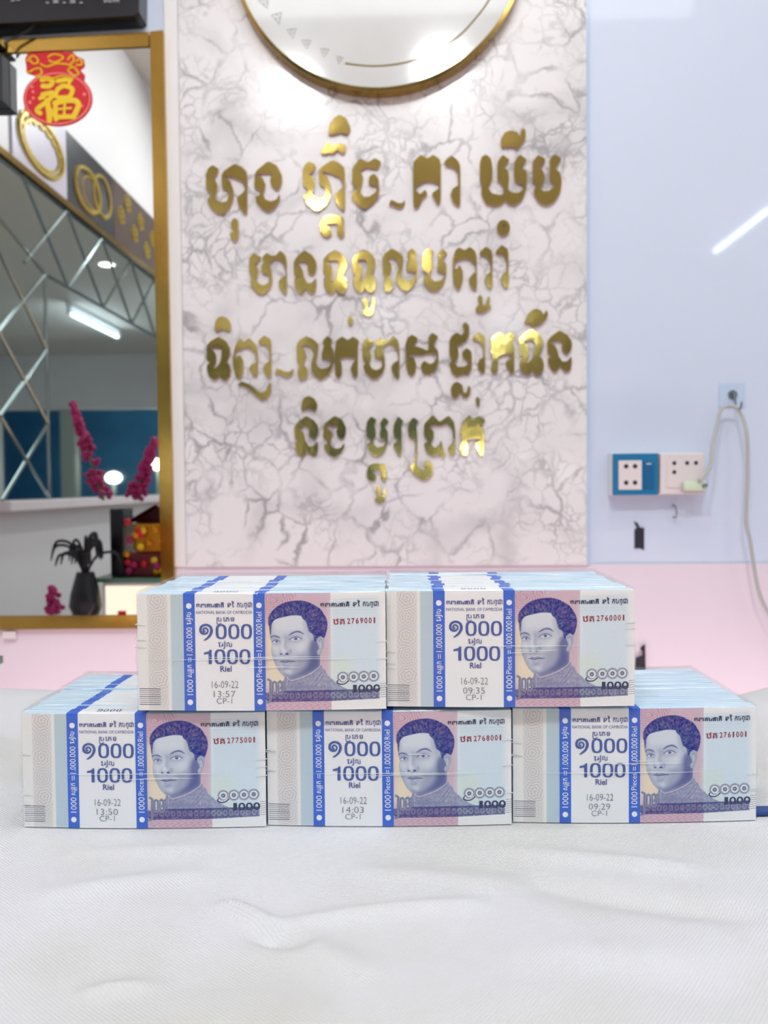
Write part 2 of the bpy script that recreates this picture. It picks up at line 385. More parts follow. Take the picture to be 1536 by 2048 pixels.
G['to'] = [(975,205),(1050,250),(1090,320),(1090,380),(1070,440),(1050,470),(1085,500),(1100,560),(1090,620),(1050,660),(1000,640),(985,600),(965,640),(930,658),(880,620),(860,560),(860,500),(890,480),(855,450),(855,300),(900,250)]
G['to_hole'] = [(890,320),(980,310),(1010,335),(1005,420),(985,490),(940,540),(925,530),(950,470),(950,400),(930,360)]
G['lo'] = [(25,290),(50,240),(120,190),(190,225),(240,275),(225,400),(210,460),(240,510),(285,525),(340,505),(370,440),(330,425),(275,425),(270,370),(290,300),(280,240),(325,190),(370,225),(360,290),(385,340),(385,430),(370,520),(330,590),(270,630),(220,610),(175,550),(165,480),(195,370),(170,310),(110,280),(70,300),(110,340),(120,400),(90,480),(130,520),(130,600),(90,640),(50,620),(35,540),(55,500),(30,440)]
G['bo'] = [(490,188),(550,225),(525,280),(540,340),(540,400),(510,440),(520,500),(560,530),(620,520),(655,480),(650,440),(590,425),(585,380),(600,320),(590,260),(635,195),(690,240),(660,280),(640,300),(680,360),(678,460),(650,560),(600,615),(540,632),(490,600),(450,540),(445,490),(480,470),(490,440),(440,420),(430,320),(445,240)]
G['aa'] = [(1020,230),(1080,172),(1140,210),(1150,260),(1150,590),(1125,605),(1085,560),(1070,510),(1090,460),(1135,430),(1130,330),(1090,265),(1030,260)]
G['cap'] = [(118,160),(125,95),(150,60),(185,50),(225,70),(252,120),(240,178),(200,160),(180,155),(150,165),(130,172)]
G['dash'] = [(605,520),(620,475),(650,480),(690,500),(730,500),(755,470),(750,515),(715,545),(670,535),(635,510)]
G['drop'] = [(1215,42),(1240,75),(1232,115),(1215,130),(1202,115),(1192,75)]
def fit(key, x0, y0, x1, y1):
    ps = G[key]; xs = [p[0] for p in ps]; ys = [p[1] for p in ps]
    f = lambda p: (x0 + (p[0] - min(xs)) / (max(xs) - min(xs)) * (x1 - x0), y0 + (p[1] - min(ys)) / (max(ys) - min(ys)) * (y1 - y0))
    out = [[f(p) for p in ps]]
    if key + '_hole' in G: out.append([f(p) for p in G[key + '_hole']])
    return out
def circ(cx, cy, rx, ry, n=20): return [(cx + rx * math.cos(2 * math.pi * i / n), cy + ry * math.sin(2 * math.pi * i / n)) for i in range(n)]
top = 'top line'; l2 = 'second line'; l3 = 'third line'; l4 = 'bottom line'
LET = [  # crop, loops, kind, label
 ('A', [G['ha']], 'gold_letter', 'wide gold Khmer letter at the far left of the top line'),
 ('A', [[(345,830),(372,850),(370,985),(350,1015),(325,1000),(305,955),(318,940),(340,945),(330,925),(315,890),(320,850)]], 'gold_vowel_sign', 'small gold hook below the first letter of the top line'),
 ('A', [G['nga']], 'gold_letter', 'rounded gold letter with open bowl, second in the top line'),
 ('A', fit('ha', 865, 385, 1190, 775), 'gold_letter', 'wide gold letter under the tall stack of marks, third in the top line'),
 ('A', [G['subko']], 'gold_subscript', 'gold arch-shaped subscript below the third letter of the top line'),
 ('A', [[(1000,330),(1055,248),(1100,275),(1145,258),(1200,270),(1192,330),(1165,335),(1130,305),(1100,340),(1060,330),(1035,345)]], 'gold_vowel_sign', 'lower gold mark of the two stacked over the top line'),
 ('A', [[(1060,190),(1075,110),(1110,60),(1150,38),(1200,65),(1235,140),(1215,190),(1160,172),(1110,190)]], 'gold_vowel_sign', 'uppermost yellow-gold rounded mark of the whole sign'),
 ('A', [[(1245,450),(1305,370),(1365,405),(1420,372),(1470,400),(1445,455),(1400,450),(1360,440),(1310,465),(1330,520),(1320,580),(1305,630),(1335,670),(1380,668),(1430,630),(1435,585),(1390,575),(1370,560),(1380,510),(1415,490),(1450,530),(1452,640),(1420,710),(1350,760),(1310,750),(1250,690),(1243,630),(1275,620),(1280,600),(1245,570)]], 'gold_letter', 'cup-shaped gold letter just left of the dash in the top line'),
 ('B', fit('dash', -8, 690, 115, 758), 'gold_dash', 'short gold dash in the top line'),
 ('B', [[(175,470),(180,400),(235,345),(290,375),(330,345),(390,385),(390,700),(370,735),(345,690),(320,645),(380,600),(378,575),(330,550),(265,550),(205,585),(200,625),(235,650),(270,612),(288,650),(250,680),(225,740),(200,762),(180,740)]], 'gold_letter', 'arched gold letter just right of the dash in the top line'),
 ('B', [[(430,385),(475,352),(520,390),(540,430),(540,735),(520,740),(485,710),(465,650),(480,605),(525,580),(520,480),(490,440),(430,430),(420,405)]], 'gold_letter', 'narrow one-stemmed gold letter in the top line, before the wide gap'),
 ('B', [[(700,600),(705,660),(740,725),(790,738),(850,730),(885,690),(920,730),(960,728),(1010,700),(1045,620),(1052,530),(1045,470),(1000,440),(1052,385),(995,345),(960,390),(950,440),(955,540),(980,560),(1020,570),(1020,610),(985,640),(930,635),(905,610),(915,520),(905,465),(870,440),(920,385),(865,345),(825,400),(825,535),(850,560),(875,600),(870,650),(840,655),(780,640),(755,600),(785,540),(788,450),(775,375),(740,345),(705,360),(690,410),(690,550),(715,580)]], 'gold_letter', 'broad W-shaped gold letter, second from the right in the top line'),
 ('B', [[(855,290),(850,230),(880,175),(930,158),(980,175),(1000,210),(1005,160),(1025,140),(1042,165),(1040,220),(1015,260),(980,300),(940,280),(900,285)]], 'gold_vowel_sign', 'brown-gold dome with a tail above the W-shaped letter'),
 ('B', [circ(870, 905, 50, 60), circ(872, 895, 12, 15, 10)], 'gold_vowel_sign', 'gold ring below the W-shaped letter of the top line'),
 ('B', [[(1135,345),(1195,380),(1175,425),(1140,440),(1170,460),(1190,510),(1180,560),(1150,600),(1175,625),(1215,625),(1250,600),(1270,575),(1240,560),(1225,520),(1230,450),(1225,385),(1258,340),(1318,375),(1290,420),(1270,450),(1310,490),(1318,560),(1305,640),(1260,710),(1200,735),(1150,715),(1110,660),(1105,610),(1135,585),(1120,565),(1095,550),(1095,400)]], 'gold_letter', 'U-shaped gold letter at the far right of the top line'),
 ('C', [G['maa']], 'gold_letter', 'wide gold letter at the far left of the second line'),
 ('C', [G['no']], 'gold_letter', 'gold letter with forked foot, second in the second line'),
 ('C', fit('to', 855, 205, 1100, 660), 'gold_letter', 'hourglass-shaped gold letter, third in the second line'),
 ('C', fit('to', 1155, 200, 1395, 648), 'gold_letter', 'hourglass-shaped gold letter with a hook beneath it, second line'),
 ('C', [[(1245,720),(1280,690),(1310,720),(1310,800),(1330,810),(1350,780),(1355,690),(1380,690),(1380,780),(1360,860),(1335,885),(1300,880),(1255,860),(1250,830),(1280,800),(1260,750)]], 'gold_vowel_sign', 'small forked gold hook below the second hourglass letter'),
 ('D', [G['lo']], 'gold_letter', 'broad looped gold letter in the middle of the second line'),
 ('D', [G['bo']], 'gold_letter', 'U-shaped gold letter with a white glare spot, second line'),
 ('D', [[(745,300),(770,210),(810,180),(865,210),(920,175),(975,220),(990,280),(990,610),(960,615),(920,560),(910,500),(950,450),(980,430),(975,360),(930,310),(870,290),(800,310),(765,340),(765,400),(785,400),(815,355),(848,430),(845,530),(815,612),(785,612),(755,550),(745,470)]], 'gold_letter', 'twin-peaked gold letter, third from the right in the second line'),
 ('D', [G['aa']], 'gold_letter', 'narrow one-stemmed gold letter, second from the right in the second line'),
 ('D', fit('aa', 1185, 155, 1315, 600), 'gold_letter', 'narrow one-stemmed gold letter at the far right of the second line'),
 ('D', [[(1000,690),(1025,662),(1050,690),(1050,770),(1075,770),(1095,720),(1105,680),(1125,690),(1120,760),(1140,795),(1100,820),(1060,850),(1010,850),(980,830),(985,790),(1015,770)]], 'gold_subscript', 'small U-shaped gold subscript below the right end of the second line'),
 ('E', [G['cap']], 'gold_vowel_sign', 'brown-gold dome above the first letter of the third line'),
 ('E', fit('to', 55, 215, 250, 570), 'gold_letter', 'hourglass-shaped gold letter at the far left of the third line'),
 ('E', [[(265,400),(285,290),(325,225),(355,260),(400,225),(450,280),(468,330),(465,540),(440,535),(400,480),(410,450),(455,420),(450,360),(410,310),(370,300),(330,320),(290,330),(282,400),(300,375),(325,365),(350,410),(350,500),(320,560),(290,540),(275,470)]], 'gold_letter', 'twin-peaked dark gold letter, second in the third line'),
 ('E', fit('aa', 472, 205, 576, 550), 'gold_letter', 'narrow one-stemmed letter above the long swash in the third line'),
 ('E', [[(300,605),(340,578),(400,600),(450,640),(490,670),(530,655),(545,620),(560,590),(575,590),(575,650),(555,700),(525,725),(495,728),(450,690),(400,640),(350,615)]], 'gold_subscript', 'long dark gold swash under the left end of the third line'),
 ('E', [G['dash']], 'gold_dash', 'short dark gold dash in the third line'),
 ('E', fit('lo', 780, 210, 1080, 570), 'gold_letter', 'broad looped gold letter just right of the third-line dash'),
 ('E', [[(1095,300),(1105,245),(1150,215),(1195,245),(1235,215),(1285,245),(1275,300),(1275,540),(1240,545),(1215,480),(1235,430),(1270,390),(1180,380),(1120,395),(1145,430),(1145,530),(1120,555),(1095,530),(1085,380)]], 'gold_letter', 'square-shouldered bright gold letter under a drop in the third line'),
 ('E', [G['drop']], 'gold_vowel_sign', 'tiny gold drop between the second and third lines'),
 ('E', fit('maa', 1313, 208, 1611, 560), 'gold_letter', 'wide gold letter with white glare in its bowl, middle of the third line'),
 ('F', [[(175,280),(225,310),(205,355),(190,372),(250,385),(300,410),(310,400),(310,300),(340,265),(390,295),(365,335),(350,365),(388,410),(392,500),(370,570),(310,608),(262,590),(248,530),(275,490),(320,520),(355,505),(378,470),(372,430),(290,432),(270,445),(160,440),(150,465),(190,460),(212,520),(205,590),(180,618),(150,600),(130,540),(130,450),(125,360),(140,310)]], 'gold_letter', 'gold letter with a dark crossbar, third line'),
 ('F', [[(480,330),(500,290),(540,262),(580,290),(600,250),(585,200),(610,178),(640,210),(640,290),(610,340),(560,360),(540,370),(555,420),(550,470),(525,510),(545,540),(600,540),(640,510),(590,460),(585,420),(620,385),(660,420),(662,560),(630,610),(590,600),(540,620),(500,590),(480,520),(500,490),(480,440)]], 'gold_letter', 'gold letter with a raised right-hand tip, third line'),
 ('F', fit('aa', 665, 260, 768, 598), 'gold_letter', 'narrow one-stemmed gold letter in the right half of the third line'),
 ('F', [[(490,720),(510,675),(545,660),(585,690),(595,750),(620,750),(635,690),(650,710),(650,760),(620,795),(590,785),(560,740),(555,780),(530,798),(500,780)]], 'gold_subscript', 'black-looking gold subscript below the third line'),
 ('F', [[(690,800),(710,778),(728,810),(720,870),(702,850)]], 'gold_vowel_sign', 'tiny dark gold drop between the third and bottom lines'),
 ('F', [[(815,310),(880,260),(925,290),(970,260),(1020,295),(990,335),(1005,390),(1003,590),(975,595),(940,540),(935,500),(990,460),(960,440),(900,445),(870,470),(875,560),(850,600),(815,580),(830,470),(815,430)]], 'gold_letter', 'square-shouldered gold letter, third from the right in the third line'),
 ('F', fit('to', 1045, 235, 1245, 610), 'gold_letter', 'hourglass-shaped brown-gold letter under a tailed dome in the third line'),
 ('F', [[(1085,190),(1110,120),(1150,80),(1180,70),(1220,85),(1240,120),(1265,80),(1278,110),(1265,150),(1220,200),(1150,215),(1130,190)]], 'gold_vowel_sign', 'brown-gold tailed dome above the right end of the third line'),
 ('F', fit('no', 1270, 245, 1470, 590), 'gold_letter', 'dark gold forked letter at the far right of the third line'),
 ('G', fit('cap', 147, 42, 262, 150), 'gold_vowel_sign', 'black-gold dome above the first letter of the bottom line'),
 ('G', fit('no', 100, 180, 268, 470), 'gold_letter', 'dark gold forked letter at the far left of the bottom line'),
 ('G', fit('nga', 300, 180, 460, 470), 'gold_letter', 'rounded letter with a yellow right half, bottom line'),
 ('G', fit('bo', 600, 185, 760, 465), 'gold_letter', 'dark U-shaped letter above the arched subscript in the bottom line'),
 ('G', fit('subko', 605, 510, 745, 640), 'gold_subscript', 'black arch-shaped subscript below the bottom line'),
 ('G', [[(665,680),(690,668),(705,690),(700,730),(720,740),(730,690),(737,690),(735,750),(715,790),(680,790),(660,765),(680,745)]], 'gold_vowel_sign', 'lowest small gold hook of the whole sign'),
 ('G', [[(825,185),(862,215),(845,245),(850,300),(848,460),(830,462),(795,400),(790,380),(830,350),(800,330),(790,290),(795,240)]], 'gold_letter', 'narrow dark letter between the U-shaped and the hooked letter, bottom line'),
 ('G', [[(930,190),(968,215),(950,245),(958,300),(958,480),(950,510),(975,550),(1010,560),(1030,545),(1005,530),(1010,500),(1040,492),(1068,530),(1065,590),(1020,632),(975,620),(925,580),(908,535),(938,505),(943,480),(944,350),(900,330),(893,280),(900,230)]], 'gold_letter', 'dark letter with a long stem ending in a curl, bottom line'),
 ('G', [[(1005,240),(1065,172),(1115,225),(1175,178),(1215,220),(1225,300),(1222,450),(1200,460),(1170,410),(1210,360),(1205,280),(1170,235),(1120,250),(1070,245),(1040,260),(1075,290),(1070,340),(1050,380),(1080,405),(1110,385),(1125,350),(1140,420),(1155,450),(1135,478),(1110,450),(1060,460),(1020,430),(1005,375),(1035,360),(1005,320)]], 'gold_letter', 'twin-peaked dark letter, second from the right in the bottom line'),
 ('G', [[(1270,230),(1320,175),(1350,205),(1390,180),(1435,210),(1410,250),(1425,300),(1420,455),(1395,455),(1365,400),(1370,370),(1405,345),(1340,340),(1300,350),(1312,400),(1305,455),(1275,458),(1255,400),(1275,350),(1255,300)]], 'gold_letter', 'square-shouldered letter at the far right of the bottom line'),
]
YL = WALL - 0.0105
for crop, loops, kind, lab in LET:
    ox, oy, s = CROPS[crop]
    lp = []
    for loop in loops:
        q = [P(ox + x / s, oy + y / s, YL - 0.004) for x, y in chaikin(loop, 1)]
        lp.append([(p.x, p.z) for p in q])
    cx = sum(p[0] for p in lp[0]) / len(lp[0]); cz = sum(p[1] for p in lp[0]) / len(lp[0])
    lp = [[(x - cx, z - cz) for x, z in l] for l in lp]
    o = MB().prism(lp, -0.0055, 0.0, 0, 1).build(kind, [M['gold'], M['goldedge']])
    o.location = (cx, YL, cz)
    o.rotation_euler = (R(random.uniform(-0.5, 0.5)), 0, R(random.uniform(-1.0, 1.0)))
    o.location.y -= 0.0006
    tag(o, lab, 'letter', 'gold Khmer letters on the marble sign')

# ------------------------------------------------------------------ round white sign with gold rim
t_ = 0.027
c0 = P(756, -121, WALL - 0.012 - t_); rr_ = (P(756 + 300, -121, WALL - 0.012 - t_).x - c0.x)
ds = empty('round_sign', (c0.x, WALL - 0.0105, c0.z)); tag(ds, 'large round white sign with gold rim, cut off by the top of the picture', 'sign')
N = 96
m = MB()
ro, ri = rr_, rr_ - 0.006
ring = []
for k in range(N):
    a = 2 * math.pi * k / N; ca, sa = math.cos(a), math.sin(a)
    ring += [(ro * ca, 0, ro * sa), (ro * ca, -t_, ro * sa), (ri * ca, -t_ - 0.002, ri * sa), (ri * ca, -t_ + 0.003, ri * sa)]
m.add(ring, [(4 * k + j, 4 * ((k + 1) % N) + j, 4 * ((k + 1) % N) + j + 1, 4 * k + j + 1) for k in range(N) for j in range(3)])
m.build('gold_rim', M['goldf'], ds, smooth=30)
m = MB(); m.cyl((0, 0, 0), (0, -1, 0), ri + 0.0005, t_ - 0.002, N); m.build('white_face', M['whiteg'], ds)
# thin gold arc on the face
pa = [(690, 127), (740, 132), (790, 129), (840, 117), (880, 98), (920, 70), (950, 38), (975, 5), (992, -30), (1002, -70)]
yf = WALL - 0.0105 - t_ + 0.002
arc = smoothpath([P(x, y, yf) - Vector(ds.location) for x, y in pa], 5)
MB().tube(arc, 0.0015, 6).build('gold_arc_line', M['goldline'], ds)
for k, (x, y, r_) in enumerate([(509, -22, 13), (530, 5, 13), (555, 35, 13), (584, 65, 12), (613, 87, 11), (649, 104, 11), (679, 119, 9)]):
    ang = -0.5 + k * 0.12
    tri = [(x + r_ * math.cos(ang + q), y + r_ * math.sin(ang + q)) for q in (math.pi / 2, math.pi / 2 + 2.2, math.pi / 2 - 2.2)]
    mm = MB()
    ctr = (x, y - 1)
    for i in range(3):
        mm.tube([P(*tri[i], yf - .0002) - Vector(ds.location), P(*tri[(i + 1) % 3], yf - .0002) - Vector(ds.location)], 0.0005, 5)
        mid = ((tri[i][0] + tri[(i + 1) % 3][0]) / 2, (tri[i][1] + tri[(i + 1) % 3][1]) / 2)
        mid2 = ((tri[(i + 1) % 3][0] + tri[(i + 2) % 3][0]) / 2, (tri[(i + 1) % 3][1] + tri[(i + 2) % 3][1]) / 2)
        mm.tube([P(*mid, yf - .0002) - Vector(ds.location), P(*mid2, yf - .0002) - Vector(ds.location)], 0.0004, 5)
    mm.build('gem_outline', M['greyline'], ds)

# ------------------------------------------------------------------ wall mirror at left
ym = WALL - 0.012
mr = empty('wall_mirror', tuple(P(150, 1250, WALL - 0.001))); tag(mr, 'large rectangular wall mirror in a gold frame, left of the marble', 'mirror')
mo = Vector(mr.location)
def quad_px(pts, yy): return [(P(x, y, yy) - mo) for x, y in pts]
gl = quad_px([(-260, 118), (304, 95), (326, 1231), (-260, 1236)], ym)
m = MB(); xz = [(p.x, p.z) for p in gl]
m.prism([xz], ym - mo.y, WALL - 0.0015 - mo.y).build('mirror_glass', M['mirror'], mr)
def frame_strip(pts, d=0.014):
    q = [(p.x, p.z) for p in quad_px(pts, WALL - d)]
    cx = sum(a[0] for a in q) / 4; cz = sum(a[1] for a in q) / 4
    qi = [(cx + (a[0] - cx) * 1.0, cz + (a[1] - cz) * 1.0) for a in q]
    mm = MB(); mm.prism([qi], WALL - d - mo.y - 0.002, WALL - 0.0015 - mo.y)
    ob = mm.build('frame_strip', M['goldf'], mr)
    bv = ob.modifiers.new('bevel', 'BEVEL'); bv.width = 0.0022; bv.segments = 2; bv.limit_method = 'ANGLE'; bv.angle_limit = R(40)
    return ob
frame_strip([(-260, 93), (298, 65), (298, 93), (-260, 119)])
frame_strip([(300, 64), (327, 61), (351, 1258), (325, 1256)])
frame_strip([(-260, 1234), (324, 1230), (324, 1256), (-260, 1261)])
tb = MB().box(-0.012, 0.012, -0.006, 0, -0.014, 0, bev=0.001).build('mirror_clip', M['pinkw'], None); tb.location = P(20, 1262, WALL - 0.007)
tag(tb, 'small pale clip on the pink wall below the gold mirror frame', 'clip')

# red paper ornament stuck on the mirror
so = P(114, 250, ym - 0.0005); st = empty('paper_ornament', tuple(so)); tag(st, 'red pouch-shaped paper ornament with a yellow character, on the mirror', 'ornament')
SX, SY, SS = 0, 0, 4.042
def sp(pts, off=0.0): return [((P(x / SS, y / SS, ym).x - so.x), (P(x / SS, y / SS, ym).z - so.z)) for x, y in pts]
def flat(pts, name, mat, y0, th=0.0006, k=1):
    return MB().prism([sp(chaikin(pts, k))], -y0 - th, -y0).build(name, mat, st)
pouch = circ(468, 800, 280, 222, 40)
flat([(205,480),(230,430),(300,425),(380,420),(450,405),(540,425),(590,420),(625,460),(680,480),(688,540),(650,570),(690,610),(680,660),(560,640),(330,640),(270,610),(215,590),(215,540)], 'pouch_top', M['red'], 0.0, k=2)
MB().prism([sp(pouch)], -0.0010, -0.0).build('pouch_body', M['red'], st)
MB().prism([sp(circ(468, 800, 268, 210, 48)), sp(circ(468, 800, 257, 199, 48))], -0.0016, -0.0010).build('pink_outline', M['pinkline'], st)
# ornament curls
for pts in ([(225,500),(260,460),(300,470),(310,510),(270,520),(250,490)], [(390,470),(430,445),(480,450),(515,470),(480,500),(430,510),(400,490)], [(550,490),(590,450),(600,500),(570,520)],
            [(620,530),(660,530),(665,500),(640,485),(620,505)], [(215,580),(240,590),(280,565),(330,560),(340,600),(300,625)], [(560,560),(600,550),(640,600),(600,615),(550,570)],
            [(290,620),(350,635),(430,640),(500,620),(600,640)], [(330,520),(380,545),(460,520),(540,525),(590,540)]):
    q = smoothpath([(*a, 0) for a in pts], 4)
    q3 = [Vector((sp([(v.x, v.y)])[0][0], -0.0016, sp([(v.x, v.y)])[0][1])) for v in q]
    MB().tube(q3, 0.0016, 6).build('gold_curl', M['yellow'], st)
# the character, brush strokes
STK = [([(345,650),(390,640),(430,665),(405,700),(350,700)], 26), ([(470,660),(530,650),(580,645)], 24), ([(575,650),(560,690)], 18),
       ([(350,770),(430,755),(440,780)], 26), ([(440,770),(380,830),(305,890),(330,920)], 26), ([(385,820),(400,900),(405,975)], 30), ([(330,800),(360,790)], 22), ([(420,890),(435,940)], 14),
       ([(470,730),(520,700),(590,725),(575,780)], 26), ([(470,725),(465,790),(560,790)], 22),
       ([(450,840),(530,820),(610,820),(640,850),(625,900),(600,950)], 30), ([(455,840),(455,930),(460,970)], 26), ([(460,955),(530,950),(600,950)], 26), ([(530,830),(525,940)], 14), ([(470,890),(580,880)], 12)]
for qi_, (pts, wd) in enumerate(STK):
    q = smoothpath([(*a, 0) for a in pts], 4)
    q = [Vector((*sp([(v.x, v.y)])[0], 0)) for v in q]
    hw = wd / SS * (WALL / FPX) * 0.74
    mk = MB(); L1 = []
    for i, v in enumerate(q):
        t = (q[min(i + 1, len(q) - 1)] - q[max(i - 1, 0)]).normalized(); nn = Vector((-t.y, t.x, 0)) * hw
        L1 += [((v + nn).x, -0.0018 - qi_ * .00008, (v + nn).y), ((v - nn).x, -0.0018 - qi_ * .00008, (v - nn).y)]
    mk.add(L1, [(2 * i, 2 * i + 2, 2 * i + 3, 2 * i + 1) for i in range(len(q) - 1)])
    for e in (q[0], q[-1]): mk.add([(e.x + hw * math.cos(k * math.pi / 7), -0.00176 - qi_ * .00008 - (.00001 if e is q[0] else 0), e.y + hw * math.sin(k * math.pi / 7)) for k in range(14)], [tuple(range(14))])
    ob = mk.build('character_stroke', M['yellow'], st)
for x, y, r_ in ((262, 705, 12), (270, 745, 12), (245, 830, 14), (272, 795, 12), (685, 765, 14), (665, 860, 12)):
    MB().prism([sp(circ(x, y, r_, r_, 8))], -0.0014, -0.0010).build('foil_dot', M['pinkline'], st)

# dark monitor above, small dark box, cable
mt = empty('monitor', tuple(P(130, -100, WALL - 0.001))); tag(mt, 'black screen hanging above the mirror, its lower edge in view', 'monitor')
q = [P(x, y, WALL - 0.045) - mt.location for x, y in [(-60, -330), (-60, 50), (268, 31), (278, 24), (280, -330)]]
MB().prism([[(p.x, p.z) for p in q]], -0.044, 0.0).build('casing', M['black'], mt)
TXT = {}
def text_geo(s, off=0.0, res=3):
    key = (s, off)
    if key in TXT: return TXT[key]
    cu = bpy.data.curves.new('t', 'FONT'); cu.body = s; cu.size = 1; cu.resolution_u = res; cu.offset = off
    o = bpy.data.objects.new('t', cu); C.objects.link(o)
    dg = bpy.context.evaluated_depsgraph_get(); ev = o.evaluated_get(dg); me = ev.to_mesh()
    vs = [(v.co.x, v.co.y) for v in me.vertices]; fs = [tuple(p.vertices) for p in me.polygons]
    ev.to_mesh_clear(); bpy.data.objects.remove(o); bpy.data.curves.remove(cu)
    xs = [v[0] for v in vs]; ys = [v[1] for v in vs]
    TXT[key] = (vs, fs, min(xs), max(xs), min(ys), max(ys)); return TXT[key]
def put_text(mb, s, x0, x1, z0, z1, fn, off=0.0, mi=0, rot=False):
    """text fitted to the box; fn(x, z) -> 3D point; rot: reads upwards"""
    vs, fs, a, b, c, d = text_geo(s, off)
    out = []
    for x, y in vs:
        u = (x - a) / (b - a); v = (y - c) / (d - c)
        if rot: out.append(fn(x0 + (1 - v) * (x1 - x0), z0 + u * (z1 - z0)))
        else: out.append(fn(x0 + u * (x1 - x0), z0 + v * (z1 - z0)))
    mb.add(out, fs, mi)
def monfn(x, z):
    p = P(x, -z, WALL - 0.045 - 0.0025) - mt.location; return (p.x, p.y, p.z)
m = MB(); put_text(m, '- = - = -', 92, 165, -6, 0, monfn); put_text(m, '22 44', 22, 40, -2, 6, monfn); put_text(m, '010 PM', 208, 238, -5, 4, monfn)
m.build('screen_text', M['print'], mt)
bx = MB().box(-0.05, 0.0095, -0.03, 0, -0.085, 0, bev=0.002).build('small_black_box', M['black2']); bx.location = P(8, 122, ym - 0.0003)
tag(bx, 'small black box mounted on the mirror at its left edge', 'box')
bx2 = MB().box(-0.05, 0.006, -0.03, 0, -0.02, 0, bev=0.004).build('plug', M['black']); bx2.location = P(5, 80, WALL - 0.018)
tag(bx2, 'black plug on the gold frame at the end of the thin black cable', 'plug')
MB().tube([p - bx2.location for p in smoothpath([P(76, 42, WALL - 0.03), P(60, 58, WALL - 0.03), P(40, 70, WALL - 0.03), P(22, 78, WALL - 0.032), P(8, 88, WALL - 0.036)], 5)], 0.0022, 8).build('cable', M['black'], bx2, smooth=True)

# ------------------------------------------------------------------ wall sockets, plug, cord, hooks
def plate_px(name, x0, y0, x1, y1, depth, mat, parent=None, bev=0.003):
    a = P(x0, y0, WALL - depth); b = P(x1, y1, WALL - depth)
    return a, b
a, b = plate_px('', 1225, 907, 1316, 990, 0.034, None)
s1 = empty('socket_box', ((a.x + b.x) / 2, WALL - 0.0005, b.z)); tag(s1, 'blue-fronted surface socket box on the right-hand wall', 'socket')
W1, H1 = b.x - a.x, a.z - b.z
MB().box(-W1 / 2 - .001, W1 / 2, -0.030, 0, -0.0005, H1 + .0015, bev=0.002).build('back_box', M['white'], s1)
MB().box(-W1 / 2, W1 / 2, -0.036, -0.0295, 0, H1, bev=0.002).build('face_plate', M['blue'], s1)
MB().box(-W1 * .38, W1 * .13, -0.0385, -0.0358, H1 * .13, H1 * .83, bev=0.001).build('socket_insert', M['pinkw'], s1)
for zx in (-.215, -.02):
    for zz in (.30, .69):
        MB().ell((W1 * zx, -0.0385, H1 * zz), 0.0042, 0.0006, 0.0042, 12, 6).build('pin_hole', M['hole'], s1)
MB().box(W1 * .17, W1 * .40, -0.0378, -0.0358, H1 * .14, H1 * .80, bev=0.001).build('rocker_switch', M['blue2'], s1)
MB().box(W1 * .23, W1 * .34, -0.0384, -0.0376, H1 * .73, H1 * .76).build('indicator', M['print'], s1)
a, b = plate_px('', 1320, 907, 1408, 988, 0.034, None)
s2 = empty('socket_box', ((a.x + b.x) / 2, WALL - 0.0005, b.z)); tag(s2, 'pale pinkish-white surface socket box with a plug in it, right of the blue one', 'socket')
W1, H1 = b.x - a.x, a.z - b.z
MB().box(-W1 / 2, W1 / 2, -0.030, 0, -0.0005, H1 + .001, bev=0.002).build('back_box', M['white'], s2)
MB().box(-W1 / 2, W1 / 2, -0.036, -0.0295, 0, H1, bev=0.002).build('face_plate', M['pinkw'], s2)
MB().box(-W1 * .36, W1 * .38, -0.0376, -0.0358, H1 * .16, H1 * .86, bev=0.001).build('socket_insert', M['pinkw'], s2)
for hx, hz in ((-.19, .76), (-.19, .54), (.1, .76), (.3, .76)):
    MB().ell((W1 * hx, -0.0376, H1 * hz), 0.0038, 0.0006, 0.0038, 12, 6).build('pin_hole', M['hole'], s2)
pg = empty('power_plug', (s2.location.x + 0.017, WALL - 0.0382, s2.location.z + 0.014)); tag(pg, 'pale green plug in the white socket, its grey-white cord looped over a hook', 'plug')
MB().box(-0.021, 0.019, -0.022, 0, -0.008, 0.009, bev=0.004).build('plug_body', M['plug'], pg, smooth=40)
MB().cyl((0.012, -0.021, 0), (0.5, -1, 0.3), 0.004, 0.008, 12, 0, 0.0028).build('strain_relief', M['steel'], pg, smooth=40)
yc = WALL - 0.04
pth = smoothpath([P(1397, 961, yc - .025), P(1410, 950, yc - .022), P(1421, 930, yc - .01), P(1426, 885, yc), P(1434, 850, yc + .01), P(1441, 822, yc + .012), P(1455, 812, yc + .01), P(1472, 815, yc + .01), P(1485, 835, yc + .01),
                  P(1494, 870, yc), P(1495, 950, yc), P(1492, 1040, yc), P(1500, 1080, yc), P(1509, 1140, yc), P(1520, 1190, yc), P(1540, 1232, yc), P(1580, 1300, yc), P(1640, 1420, yc)], 5)
MB().tube([p - pg.location for p in pth], 0.0032, 10).build('cord', M['cord'], pg, smooth=True)
hk = empty('adhesive_hook', tuple(P(1464, 812, WALL - 0.0005))); tag(hk, 'clear adhesive pad with a metal hook holding up the cord', 'hook')
a = P(1438, 767, WALL - .001) - hk.location; b = P(1490, 815, WALL - .001) - hk.location
MB().box(a.x, b.x, -0.0015, 0, b.z, a.z, bev=0.0005).build('pad', M['clear'], hk)
MB().tube(smoothpath([(0, -0.002, 0.022), (0, -0.012, 0.018), (0.002, -0.014, 0.0), (0.002, -0.024, -0.009), (0.002, -0.036, -0.006), (0.002, -0.040, 0.004)], 4), 0.0018, 8).build('metal_hook', M['steel'], hk, smooth=True)
MB().cyl((0, -0.0015, 0.02), (0, -1, 0), 0.008, 0.003, 20).build('hook_base', M['steel'], hk)
